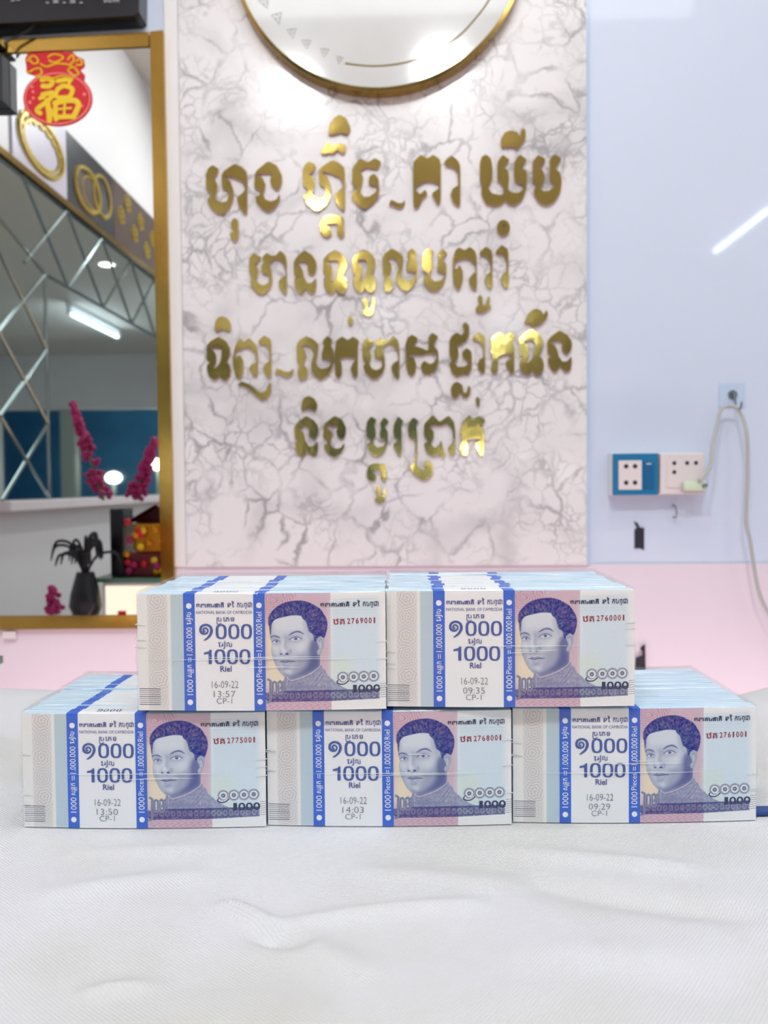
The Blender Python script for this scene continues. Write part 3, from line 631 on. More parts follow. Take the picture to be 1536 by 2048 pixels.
h2 = MB().tube(smoothpath([(0, 0, 0.012), (0, -0.012, 0.011), (0.001, -0.018, 0), (0.001, -0.014, -0.009), (-0.002, -0.006, -0.009)], 4), 0.0014, 8).build('screw_hook', M['steel'], None, smooth=True)
h2.location = P(1346, 1024, WALL - 0.0003); tag(h2, 'small steel screw hook in the wall under the white socket', 'hook')
tp = MB().prism([[(P(x, y, WALL - .001).x - P(1278, 1075, WALL - .001).x, P(x, y, WALL - .001).z - P(1278, 1075, WALL - .001).z) for x, y in [(1267, 1043), (1275, 1046), (1279, 1055), (1288, 1056), (1288, 1100), (1279, 1096), (1269, 1097), (1269, 1060), (1274, 1055)]]], -0.0012, 0).build('black_tape', M['black2'])
tp.location = P(1278, 1075, WALL - .001); tag(tp, 'black tape scrap on the wall below the sockets', 'tape')
tp = MB().prism([[(P(x, y, WALL - .008).x - P(1280, 1310, WALL - .008).x, P(x, y, WALL - .008).z - P(1280, 1310, WALL - .008).z) for x, y in [(1290, 1288), (1291, 1345), (1270, 1345), (1271, 1315), (1284, 1311), (1285, 1303), (1280, 1298), (1282, 1293)]]], -0.0012, 0).build('black_tape', M['black2'])
tp.location = P(1280, 1310, WALL - .0075); tag(tp, 'black tape scrap just above the right-hand brick of notes', 'tape')

# ------------------------------------------------------------------ counter, cloth, mat
ct = empty('display_counter', (0, 0.1, 0)); tag(ct, 'salmon-topped counter under the white cloth', 'counter')
MB().box(-0.60, 0.9, -0.95, 0.735, TB - 0.06, TB - 0.014, bev=0.004).build('counter_top', M['salmon'], ct)
MB().box(-0.56, 0.86, -0.90, 0.70, 0.0, TB - 0.061, bev=0.004).build('cabinet', M['white'], ct)

ZN = []
def cloth_h(x, y):
    h = 0.0
    near = max(0.0, min(1.0, (0.490 - y) / 0.05))
    p = Vector((x * 5, y * 9, 0.3))
    h += 0.0042 * near * (noise.noise(p) + 0.5 * noise.noise(p * 2.3))
    # soft ridges running across
    for (px0, py0, px1, py1, amp, wd) in RID:
        t = ((x - px0) * (px1 - px0) + (y - py0) * (py1 - py0)) / ((px1 - px0) ** 2 + (py1 - py0) ** 2)
        tt = max(0, min(1, t)); dx = x - (px0 + tt * (px1 - px0)); dy = y - (py0 + tt * (py1 - py0))
        fade = math.sin(math.pi * max(0.0, min(1.0, t))) ** 0.5 if 0 < t < 1 else 0
        h += 2.3 * amp * near * fade * math.exp(-(dx * dx + dy * dy) / (wd * wd))
    far = max(0.0, min(1.0, (y - 0.66) / 0.08))
    side = max(0, abs(x + 0.02) - 0.17)
    h += far * (0.012 * noise.noise(Vector((x * 4 + 3, y * 5, 2))) + 0.02 * min(1, side * 4))
    h += 0.006 * max(0.0, min(1.0, (abs(x + 0.005) - 0.285) / 0.04)) * (0.5 + noise.noise(Vector((x * 9, y * 9, 7)))) 
    return h
RID = []
for (x0, y0, x1, y1, amp, wd) in [(440, 1800, 560, 1862, 0.0024, 0.005), (540, 1850, 980, 1800, 0.0018, 0.006), (560, 1870, 760, 1960, 0.0016, 0.010), (500, 1862, 620, 1895, -0.0022, 0.006),
                                  (980, 1690, 1400, 1740, 0.0022, 0.008), (1050, 1760, 1536, 1850, -0.0020, 0.010), (60, 1800, 420, 1740, 0.0016, 0.010), (120, 1700, 480, 1690, 0.0014, 0.007),
                                  (150, 1985, 320, 1970, 0.0016, 0.006), (700, 1740, 1050, 1760, 0.0012, 0.010), (1000, 1900, 1500, 1930, 0.0010, 0.012)]:
    a = PZ(x0, y0, TB); b = PZ(x1, y1, TB); RID.append((a.x, a.y, b.x, b.y, amp, wd))
ybk = PZ(60, 1372, TB + 0.015).y
NX, NY = 330, 230
vs, fs = [], []
Y0, Y1 = 0.307, ybk
def cpt(i, j):
    x = -0.585 + 1.17 * i / NX; s = j / NY
    y = Y0 + (Y1 - Y0) * s
    z = TB + cloth_h(x, y)
    if s < 0.02: z -= 0.0  # front edge lies flat
    yy = y + 0.006 * noise.noise(Vector((x * 7, s * 2, 5))) * (1 if j in (0, NY) or s < .05 or s > .95 else 0.2)
    if s > 0.93:
        q = (s - 0.93) / 0.07; z -= 0.008 * q ** 2.5
    return (x, yy, z)
for j in range(NY + 1):
    for i in range(NX + 1): vs.append(cpt(i, j))
for j in range(NY):
    for i in range(NX):
        a = j * (NX + 1) + i; fs.append((a, a + 1, a + NX + 2, a + NX + 1))
mm = MB(); mm.add(vs, fs)
cl = mm.build('tablecloth', M['cloth'], None, smooth=True); tag(cl, 'crumpled white woven cloth spread under the bricks of banknotes', 'cloth')
sol = cl.modifiers.new('thick', 'SOLIDIFY'); sol.thickness = 0.0012; sol.offset = -1

# ------------------------------------------------------------------ banknote brick
BW, BH, BD = 0.1438, 0.0680, 0.106
def cvx(x):                        # the pack bulges: ends lie further back (x in m from the centre)
    return 0.0024 * (x / 0.072) ** 2
# -- raster of the note face, 0.1 mm cells
GW, GH = 1443, 685
yy_, xx_ = np.mgrid[0:GH, 0:GW].astype(np.float32)
def blur(a, s):
    if s <= 0: return a
    r = int(max(1, round(s)))
    for _ in range(3):
        for ax in (0, 1):
            c = np.cumsum(np.pad(a, [(r + 1, r) if k == ax else (0, 0) for k in (0, 1)], mode='edge'), axis=ax)
            n = a.shape[ax]
            a = (np.take(c, range(2 * r + 1, 2 * r + 1 + n), axis=ax) - np.take(c, range(0, n), axis=ax)) / (2 * r + 1)
    return a
def poly(pts):
    msk = np.zeros((GH, GW), bool)
    n = len(pts); ys = [p[1] for p in pts]
    y0 = max(0, int(min(ys))); y1 = min(GH, int(max(ys)) + 2)
    Y = yy_[y0:y1]; X = xx_[y0:y1]; sub = msk[y0:y1]
    for i in range(n):
        xa, ya = pts[i]; xb, yb = pts[(i + 1) % n]
        if ya == yb: continue
        cond = (Y >= min(ya, yb)) & (Y < max(ya, yb)); xi = xa + (Y - ya) * (xb - xa) / (yb - ya)
        sub ^= cond & (X < xi)
    return msk.astype(np.float32)
def smooth2(pts, n=5, closed=True):
    p = [Vector((a[0], a[1], 0)) for a in pts]
    if closed: p = [p[-1]] + p + [p[0], p[1]]
    q = smoothpath(p, n)
    if closed: q = q[n:-n - 1]
    return [(v.x, v.y) for v in q]
def stroke(pts, wd, soft=1.0):
    q = smooth2(pts, 5, False); D = np.full((GH, GW), 1e6, np.float32)
    x0 = max(0, int(min(p[0] for p in q) - wd - 12)); x1 = min(GW, int(max(p[0] for p in q) + wd + 12))
    y0 = max(0, int(min(p[1] for p in q) - wd - 12)); y1 = min(GH, int(max(p[1] for p in q) + wd + 12))
    X = xx_[y0:y1, x0:x1]; Y = yy_[y0:y1, x0:x1]; d = D[y0:y1, x0:x1]
    for (ax, ay), (bx, by) in zip(q[:-1], q[1:]):
        L2 = (bx - ax) ** 2 + (by - ay) ** 2 + 1e-9
        t = np.clip(((X - ax) * (bx - ax) + (Y - ay) * (by - ay)) / L2, 0, 1)
        np.minimum(d, np.hypot(X - ax - t * (bx - ax), Y - ay - t * (by - ay)), out=d)
    return np.clip((wd / 2 - D) / soft + 0.5, 0, 1)
rng = np.random.default_rng(3)
def fnoise(s, seed=0):
    r = np.random.default_rng(seed).standard_normal((GH, GW)).astype(np.float32); r = blur(r, s); return r / (r.std() + 1e-6)
OX = 743
def T(pts): return [(OX + x * .2885, 15 + y * .2885) for x, y in pts]   # photo zoom coordinates to cells
def c3(c): return np.array(lin(c), np.float32)
img = np.ones((GH, GW, 3), np.float32) * c3((238, 238, 238))
def lay(mask, col): 
    global img
    img = img * (1 - mask[..., None]) + c3(col) * mask[..., None]
# right-hand background
mv = blur(poly([(743, 0), (1125, 0), (1125, 685), (743, 685)]), 1)
lay(mv, (216, 190, 202))
lay(mv * (0.35 * (0.5 + 0.5 * np.sin(yy_ * 0.55 + 2 * np.sin(xx_ * 0.02)))), (176, 150, 176))
lay(blur(poly([(743, 180), (800, 120), (930, 60), (870, 560), (743, 560)]), 22) * 0.95, (236, 222, 196))
sw = np.sin(np.hypot(xx_ - 800, (yy_ - 40) * 1.3) * 0.42 + 1.2 * fnoise(6, 5))
lay(blur(poly([(743, 0), (930, 0), (900, 60), (800, 130), (743, 200)]), 4) * np.clip(sw, 0, 1) * 0.55, (168, 96, 130))
lay(blur(poly([(1125, 40), (1405, 30), (1405, 570), (1125, 600)]), 14), (212, 227, 238))
lay(blur(poly([(1125, 380), (1250, 380), (1250, 620), (1125, 620)]), 18) * 0.6, (216, 228, 214))
ln = (np.abs(((yy_ - 30) % 16) - 8) < 1.2).astype(np.float32)
lay(blur(poly([(1080, 30), (1400, 26), (1400, 120), (1080, 120)]), 3) * ln * 0.35, (160, 165, 185))
# ink density map of the portrait
FM0 = None
Dm = np.zeros((GH, GW), np.float32)
def ink(mask, val, b=0):
    global Dm
    k = blur(mask, b) if b else mask
    Dm = Dm * (1 - k) + val * k
face = smooth2(T([(118,560),(105,700),(115,850),(148,960),(130,1060),(137,1180),(180,1320),(240,1450),(300,1550),(400,1640),(480,1700),(560,1702),(750,1640),(900,1570),(1060,1470),(1100,1400),(1110,1200),(1150,1150),(1170,1000),(1180,870),(1000,700),(900,420),(540,380),(200,420)]))
FM = blur(poly(face), 1)
lay(FM, (218, 224, 232))
base = 0.30 + 0.0 * Dm
sh = np.zeros_like(Dm)
def shade(pts, val, b): 
    global sh
    k = blur(poly(T(pts)), b); sh = sh * (1 - k) + val * k
shade([(105,500),(1200,500),(1200,1720),(105,1720)], 0.26, 4)
shade([(640,1120),(860,980),(960,860),(1130,900),(1130,1420),(900,1600),(500,1720),(380,1660),(330,1560),(520,1560)], 0.48, 16)
shade([(900,1000),(1000,860),(1080,900),(1100,1180),(1120,1420),(1050,1500),(850,1600),(540,1710),(440,1680),(430,1640),(620,1600),(800,1470),(880,1330),(905,1180)], 0.78, 12)
shade([(960,880),(1060,900),(1060,1150),(1000,1250),(940,1100)], 0.72, 9)
shade([(105,560),(170,560),(160,860),(150,1000),(110,1000)], 0.42, 9)
shade([(130,1060),(190,1120),(250,1330),(330,1500),(420,1600),(420,1650),(300,1560),(230,1440),(170,1300)], 0.50, 9)
shade([(250,440),(560,400),(760,440),(830,640),(720,690),(420,700),(200,720),(180,560)], 0.14, 12)
shade([(780,440),(850,560),(900,730),(960,800),(960,900),(880,820),(820,700),(790,560)], 0.42, 9)
shade([(620,960),(800,900),(860,960),(800,1120),(680,1180),(600,1100)], 0.14, 14)
shade([(160,1000),(300,1000),(270,1150),(190,1180)], 0.18, 9)
shade([(380,780),(450,800),(450,960),(430,1080),(380,1060),(390,900)], 0.44, 6)
shade([(350,870),(375,870),(365,1060),(320,1080)], 0.12, 5)
shade([(440,820),(520,790),(540,900),(470,960)], 0.50, 8)
shade([(110,830),(200,810),(320,860),(330,960),(250,990),(150,960)], 0.44, 7)
shade([(500,800),(640,770),(780,820),(760,920),(640,950),(520,930)], 0.38, 8)
shade([(480,1060),(540,1100),(540,1180),(470,1210),(430,1160)], 0.42, 6)
shade([(290,1120),(330,1090),(350,1180),(300,1190)], 0.40, 4)
shade([(330,1060),(400,1060),(420,1130),(370,1150),(330,1130)], 0.10, 4)
shade([(270,1210),(560,1220),(600,1290),(460,1290),(300,1290)], 0.32, 7)
shade([(560,1250),(640,1290),(640,1400),(580,1430),(590,1330)], 0.40, 8)
shade([(340,1420),(520,1410),(490,1480),(370,1490)], 0.56, 7)
shade([(400,1500),(520,1490),(540,1560),(430,1590)], 0.20, 8)
shade([(350,1550),(480,1600),(470,1690),(400,1640)], 0.60, 7)
Dm = np.clip((sh - 0.30) * 1.28 + 0.24, 0.04, 0.92) * FM
def st(pts, wd, val, soft=2.0):
    global Dm
    k = stroke(T(pts), wd * .2885, soft); Dm = Dm * (1 - k) + np.maximum(val, 0) * k
def pl(pts, val, b=1.2):
    global Dm
    k = blur(poly(smooth2(T(pts), 4)), b); Dm = Dm * (1 - k) + val * k
# brows, eyes, nose, mouth
pl([(470,800),(540,742),(600,715),(680,705),(745,735),(800,790),(740,765),(670,742),(600,752),(530,785)], 0.82)
pl([(118,815),(180,795),(250,800),(318,850),(290,852),(220,828),(160,825),(125,855)], 0.80)
pl([(510,875),(580,845),(640,840),(720,868),(690,900),(620,915),(550,905)], 0.10)
pl([(150,935),(200,905),(260,905),(290,925),(250,955),(190,955)], 0.14)
pl([(585,868),(600,845),(640,845),(655,868),(640,893),(605,893)], 0.92, 0.8)
pl([(215,925),(225,902),(250,902),(262,922),(250,942),(225,944)], 0.90, 0.8)
pl([(605,862),(614,856),(616,866),(607,868)], 0.1, 0.5)
st([(500,885),(550,850),(610,828),(680,838),(740,872)], 15, 0.92)
st([(145,935),(190,898),(245,890),(298,920)], 14, 0.90)
st([(530,905),(600,922),(660,915),(720,885)], 8, 0.55)
st([(165,952),(215,966),(280,945)], 8, 0.50)
st([(520,820),(590,795),(670,795),(740,830)], 8, 0.50)
st([(150,885),(200,865),(260,868)], 7, 0.48)
st([(300,1160),(315,1188),(350,1180),(385,1205),(410,1212),(430,1180),(480,1195),(520,1165),(528,1120),(500,1085)], 9, 0.66, 3)
pl([(300,1168),(335,1160),(345,1182),(310,1190)], 0.90)
pl([(405,1172),(450,1150),(478,1178),(440,1195)], 0.92)
pl([(300,1335),(355,1295),(410,1308),(470,1292),(600,1330),(500,1340),(410,1352),(340,1345)], 0.62)
pl([(330,1352),(410,1365),(560,1345),(500,1400),(420,1425),(360,1400)], 0.42)
pl([(400,1375),(470,1368),(500,1375),(440,1395)], 0.22, 3)
st([(290,1332),(345,1335),(410,1350),(480,1335),(550,1328),(605,1330)], 13, 0.90)
st([(470,1020),(430,1060),(420,1100)], 6, 0.45, 4)
st([(135,1060),(150,1220),(210,1380),(290,1530),(400,1640)], 6, 0.62)
st([(108,600),(105,720),(118,860),(150,960),(132,1060)], 6, 0.60)
# ear
pl([(1040,920),(1070,860),(1130,825),(1185,865),(1185,980),(1155,1090),(1110,1180),(1060,1195),(1048,1120),(1090,1060)], 0.34)
st([(1060,930),(1085,865),(1135,835),(1175,880),(1172,980),(1145,1080),(1105,1160),(1062,1185)], 9, 0.60)
st([(1090,920),(1120,880),(1145,920),(1130,1010),(1100,1080)], 16, 0.66, 4)
st([(1120,950),(1125,1000),(1105,1060)], 14, 0.08, 3)
# hair
hr = blur(poly(smooth2(T([(72,520),(90,400),(160,300),(260,210),(400,140),(550,105),(720,95),(880,130),(1000,190),(1120,270),(1200,390),(1250,500),(1258,640),(1230,760),(1190,860),(1125,825),(1060,860),(1010,940),(985,860),(950,770),(890,730),(860,640),(830,530),(760,460),(720,405),(540,398),(380,430),(230,470),(160,540),(140,620),(125,790),(104,740),(95,640),(80,580)]), 4)), 1)
hx = (xx_ - OX - 170) ; hy = (yy_ - 260)
ang_ = np.arctan2(hy, hx); rad_ = np.hypot(hx, hy * 1.1)
hair_t = 0.97 - 0.10 * np.clip(np.sin(ang_ * 60 + 2.5 * fnoise(7, 11)), 0, 1) - 0.05 * np.clip(fnoise(4, 12), -1, 2)
hair_t += -0.16 * np.exp(-((rad_ - 190) / 22) ** 2) * np.clip(np.sin(ang_ * 34 + 1.5 * fnoise(9, 13)), 0, 1)
Dm = Dm * (1 - hr) + np.clip(hair_t, 0.6, 1.0) * hr
# jacket with high collar
jk0 = 0
jk = blur(poly(smooth2(T([(398,1640),(440,1660),(490,1705),(570,1718),(760,1650),(900,1590),(1060,1480),(1115,1395),(1160,1480),(1205,1510),(1250,1610),(1340,1690),(1434,1780),(1560,1860),(1680,1915),(1690,1935),(370,1935),(372,1740)]), 3)), 1)
gx = (xx_ - yy_ * 0.6); gy = (xx_ * 0.6 + yy_)
jt = 0.50 + 0.12 * np.sin(gx * 0.42) * np.sin(gy * 0.42) + 0.05 * fnoise(3, 21)
jt += 0.18 * np.clip((OX + 230 - xx_) / 120, -0.5, 1) * 0.4
Dm = Dm * (1 - jk) + np.clip(jt, 0.2, 0.8) * jk; lay(jk * 0.85, (206, 210, 220))
st([(430,1650),(500,1712),(570,1712),(760,1648),(920,1575),(1060,1478),(1118,1400)], 9, 0.06, 1.5)
st([(440,1680),(510,1732),(580,1730),(770,1668),(930,1592),(1070,1500),(1135,1420)], 6, 0.80, 1.5)
st([(450,1640),(440,1740),(430,1930)], 7, 0.12, 2)
for k in range(5):
    st([(860 + 45 * k, 1830), (950 + 45 * k, 1740), (1060 + 30 * k, 1610 + 10 * k), (1120 + 22 * k, 1530 + 20 * k)], 5, 0.82 if k % 2 else 0.22, 1.5)
for k in range(14):
    x = 480 + 62 * k; y = 1860 - 12 * (k % 3)
    st([(x, y), (x + 20, y - 26), (x + 42, y), (x + 20, y + 24), (x, y)], 5, 0.78, 1.5)
lay(Dm, (14, 42, 134))
# dark ornament band at the foot
bd = blur(poly(T([(0,2080),(0,1960),(370,1925),(1700,1912),(2290,1900),(2290,2105),(1300,2140),(60,2150)])), 1)
orn = np.clip(np.sin((xx_ - OX) * 0.19) * 0.6 + np.cos((yy_ - 597) * 0.16), 0, 1)
rr2 = np.hypot(((xx_ - OX) % 34) - 17, (yy_ - 598) * 0.8)
orn = (np.abs(rr2 - 12) < 2).astype(np.float32) * .28 + (np.abs(rr2 - 6) < 1.6) * .22 + .12 * np.clip(fnoise(2, 41), 0, 2)
lay(bd * np.clip(0.90 - blur(orn, 1), 0, 1), (34, 50, 126))
ft = blur(poly([(743, 640), (1125, 632), (1125, 685), (743, 685)]), 1)
lay(ft * np.clip(np.sin(xx_ * .16 + 3 * np.sin(yy_ * .18)) , 0, 1) * 0.5, (190, 120, 150))
# outlined word at lower left of the portrait
wm = [[(60,1690),(105,1720),(110,1760)], [(105,1730),(98,1900),(98,2120),(40,2150)], [(150,1960),(150,1780),(190,1740),(225,1790),(222,1960),(190,1985)], [(262,1960),(262,1800)], [(262,1760),(300,1730),(330,1760),(380,1735)], [(330,1780),(345,1860),(340,1960),(300,1985),(262,1960)]]
for wdt, col in ((50, (40, 50, 110)), (38, (206, 208, 216)), (24, (44, 56, 116)), (13, (120, 130, 165))):
    mk = np.zeros((GH, GW), np.float32)
    for s_ in wm: mk = np.maximum(mk, stroke(T(s_), wdt * .2885, 1.2))
    lay(mk, col)
# big outlined numerals at right
def ringn(cx, cy):
    d = np.hypot(xx_ - cx, (yy_ - cy) * 1.0)
    lay(np.clip(35 - d, 0, 1), (120, 132, 158)); lay(np.clip(33 - d, 0, 1), (226, 230, 236)); lay(np.clip(30.5 - d, 0, 1), (62, 74, 110))
    lay(np.clip(27.5 - d, 0, 1), (150, 160, 178)); lay(np.clip(24 - d, 0, 1), (226, 230, 236)); lay(np.clip(14 - d, 0, 1), (130, 140, 160)); lay(np.clip(9 - d, 0, 1), (70, 80, 112)); lay(np.clip(4.5 - d, 0, 1), (226, 230, 236))
ringn(1192, 494); lay(stroke([(1172, 512), (1160, 522), (1174, 532), (1200, 530), (1222, 514)], 13, 1.2), (62, 74, 110)); lay(stroke([(1172, 514), (1166, 521), (1178, 527), (1200, 525), (1218, 511)], 7, 1.2), (226, 230, 236))
for cx in (1254, 1313, 1370): ringn(cx, 493 - (cx - 1232) * 0.02)
for k in range(7):
    lay(stroke([(1408, 536 + 13 * k), (1441, 533 + 13 * k)], 2.6, 1.2) * 0.9, (56, 66, 100))
# left-hand part of the note
lay(poly([(0, 0), (275, 0), (275, 685), (0, 685)]), (234, 232, 230))
colm = blur(poly([(62, 4), (178, 4), (178, 685), (62, 685)]), 2)
acc = np.zeros_like(Dm)
for k, cyk in enumerate((40, 150, 265, 380, 500, 610)):
    d = np.hypot(xx_ - 120 - 8 * math.sin(k * 2), yy_ - cyk); a2 = np.arctan2(yy_ - cyk, xx_ - 120)
    wv = np.sin(d * (0.34 + 0.06 * (k % 2)) + 1.2 * np.sin(a2 * (6 + k % 3))) * np.exp(-(d / 62) ** 2)
    acc += np.clip(wv, 0, 1) * 1.5
acc += 0.35 * np.clip(np.sin(xx_ * .5 + 2 * np.sin(yy_ * .11)) * np.sin(yy_ * .45), 0, 1)
lay(colm * blur(np.clip(acc, 0, 1), 1) * 0.55, (146, 142, 152)); lay(colm * 0.28, (206, 198, 196))
bs = blur(poly([(198, 4), (290, 4), (290, 685), (198, 685)]), 1.5)
lay(bs * 0.9, (190, 208, 220)); 
lat = np.clip(np.sin((xx_ + yy_) * .35) * np.sin((xx_ - yy_) * .35) * 1.6, 0, 1)
lay(bs * lat * 0.35, (136, 170, 200)); lay(bs * np.clip(1 - yy_ / 300, 0, 1) * 0.5, (186, 206, 204))
for k in range(9):
    lay(stroke([(6, 557 + 11.5 * k), (130, 557 + 11.5 * k)], 3.2, 1.2), (66, 74, 104))
lay(blur((np.abs(fnoise(1, 31)) > 1.6).astype(np.float32), 1) * 0.10, (150, 150, 160))
img = np.clip(img, 0, 1)

def front_mesh():
    st2 = 2
    vs_all, fs_all, cols = [], [], []
    off = 0
    for (c0_, c1_) in ((0, 282), (738, GW - 1)):
        xs = np.arange(c0_, c1_ + 1, st2); ys = np.arange(0, GH, st2)
        X, Y = np.meshgrid(xs, ys); h, w_ = X.shape
        x = X / 10000.0 - BW / 2; z = BH - Y / 10000.0 * (BH / 0.0684); z = np.clip(z, 0, BH)
        y = -0.00012 + 0.0024 * (x / 0.072) ** 2
        vs_all.append(np.stack([x, y, z], -1).reshape(-1, 3)); cols.append(img[Y, X].reshape(-1, 3))
        idx = np.arange(h * w_).reshape(h, w_) + off; off += h * w_
        fs_all.append(np.stack([idx[1:, :-1], idx[1:, 1:], idx[:-1, 1:], idx[:-1, :-1]], -1).reshape(-1, 4))
    i0 = np.arange(len(vs_all[0])).reshape(-1, 142); i1 = np.arange(len(vs_all[1])).reshape(i0.shape[0], -1) + len(vs_all[0])
    fs_all.append(np.stack([i0[1:, -1], i1[1:, 0], i1[:-1, 0], i0[:-1, -1]], -1))
    V = np.concatenate(vs_all).astype(np.float32); F = np.concatenate(fs_all).astype(np.int32); Cc = np.concatenate(cols)
    me = bpy.data.meshes.new('front_note')
    me.vertices.add(len(V)); me.vertices.foreach_set('co', V.ravel())
    me.loops.add(F.size); me.loops.foreach_set('vertex_index', F.ravel())
    me.polygons.add(len(F)); me.polygons.foreach_set('loop_start', np.arange(0, F.size, 4, dtype=np.int32)); me.polygons.foreach_set('loop_total', np.full(len(F), 4, np.int32))
    me.update(calc_edges=True)
    at = me.color_attributes.new('ink', 'FLOAT_COLOR', 'POINT')
    at.data.foreach_set('color', np.concatenate([Cc, np.ones((len(Cc), 1), np.float32)], 1).astype(np.float32).ravel())
    me.materials.append(M['note']); return me
FRONT = front_mesh()

def fr(off):                       # (mm from left, mm up from the foot) -> brick coordinates on the curved front
    def f(x, z):
        X = x / 1000 - BW / 2; return (X, -off + cvx(X), z / 1000)
    return f
def strip(mb, x0, x1, z0, z1, off, over=0.0, mi=0, n=6, thick=0.0):
    vs, fs = [], []; f = fr(off)
    rows = [(z0, 0), (z1, 0)] + ([(z1, over)] if over else [])
    for i in range(n + 1):
        x = x0 + (x1 - x0) * i / n
        for z, ov in rows:
            p = f(x, z); vs.append((p[0], p[1] + ov, p[2]) )
    k = len(rows)
    for i in range(n):
        for j in range(k - 1): a = i * k + j; fs.append((a, a + k, a + k + 1, a + 1))
    mb.add(vs, fs, mi)
HM = BH * 1000
def khmer_small(m, x0, x1, z0, z1, f, mi):   # the bank's name, row of ornate letters
    put_text(m, 'ធនាគារជាគិ', x0, x0 + (x1 - x0) * .50, z0, z1, f, 0.035, mi)
    put_text(m, 'នៃ', x0 + (x1 - x0) * .56, x0 + (x1 - x0) * .68, z0, z1 + (z1 - z0) * .25, f, 0.02, mi)
    put_text(m, 'កបពុជា', x0 + (x1 - x0) * .73, x1, z0 - (z1 - z0) * .35, z1, f, 0.02, mi)
def riel_word(m, x0, x1, z0, z1, f, mi, rot=False):
    """the Khmer word for riel, built from its shapes"""
    W_ = x1 - x0; H_ = z1 - z0
    if not rot:
        put_text(m, 'េរ', x0, x0 + .38 * W_, z0 + .22 * H_, z0 + .85 * H_, f, 0.015, mi)
        put_text(m, 'ល', x0 + .60 * W_, x1, z0 + .22 * H_, z0 + .85 * H_, f, 0.015, mi)
        put_text(m, 'J', x0 + .34 * W_, x0 + .52 * W_, z0 - .02 * H_, z1, f, 0.0, mi)
    else:
        put_text(m, 'េរ', x0 + .15 * W_, x0 + .78 * W_, z0, z0 + .38 * H_, f, 0.015, mi, True)
        put_text(m, 'ល', x0 + .15 * W_, x0 + .78 * W_, z0 + .60 * H_, z1, f, 0.015, mi, True)
        put_text(m, 'J', x0, x1, z0 + .34 * H_, z0 + .52 * H_, f, 0.0, mi, True)
def ring2(m, cx, cz, rx, rz, wx, wz, f, mi, n=28):
    vs = []; 
    for k in range(n):
        a = 2 * math.pi * k / n; e = 0.72
        ca = math.copysign(abs(math.cos(a)) ** e, math.cos(a)); sa = math.copysign(abs(math.sin(a)) ** e, math.sin(a))
        vs += [f(cx + rx * ca, cz + rz * sa), f(cx + (rx - wx) * ca, cz + (rz - wz) * sa)]
    m.add(vs, [(2 * k, 2 * ((k + 1) % n), 2 * ((k + 1) % n) + 1, 2 * k + 1) for k in range(n)], mi)
def ribbon(m, pts, wds, f, mi):
    q = smoothpath([(a, b, 0) for a, b in pts], 5); n = len(q); vs = []
    for i, v in enumerate(q):
        t = (q[min(i + 1, n - 1)] - q[max(i - 1, 0)]).normalized(); u = i / (n - 1) * (len(wds) - 1); k = min(int(u), len(wds) - 2)
        hw = (wds[k] + (wds[k + 1] - wds[k]) * (u - k)) / 2
        vs += [f(v.x - t.y * hw, v.y + t.x * hw), f(v.x + t.y * hw, v.y - t.x * hw)]
    m.add(vs, [(2 * i, 2 * i + 2, 2 * i + 3, 2 * i + 1) for i in range(n - 1)], mi)

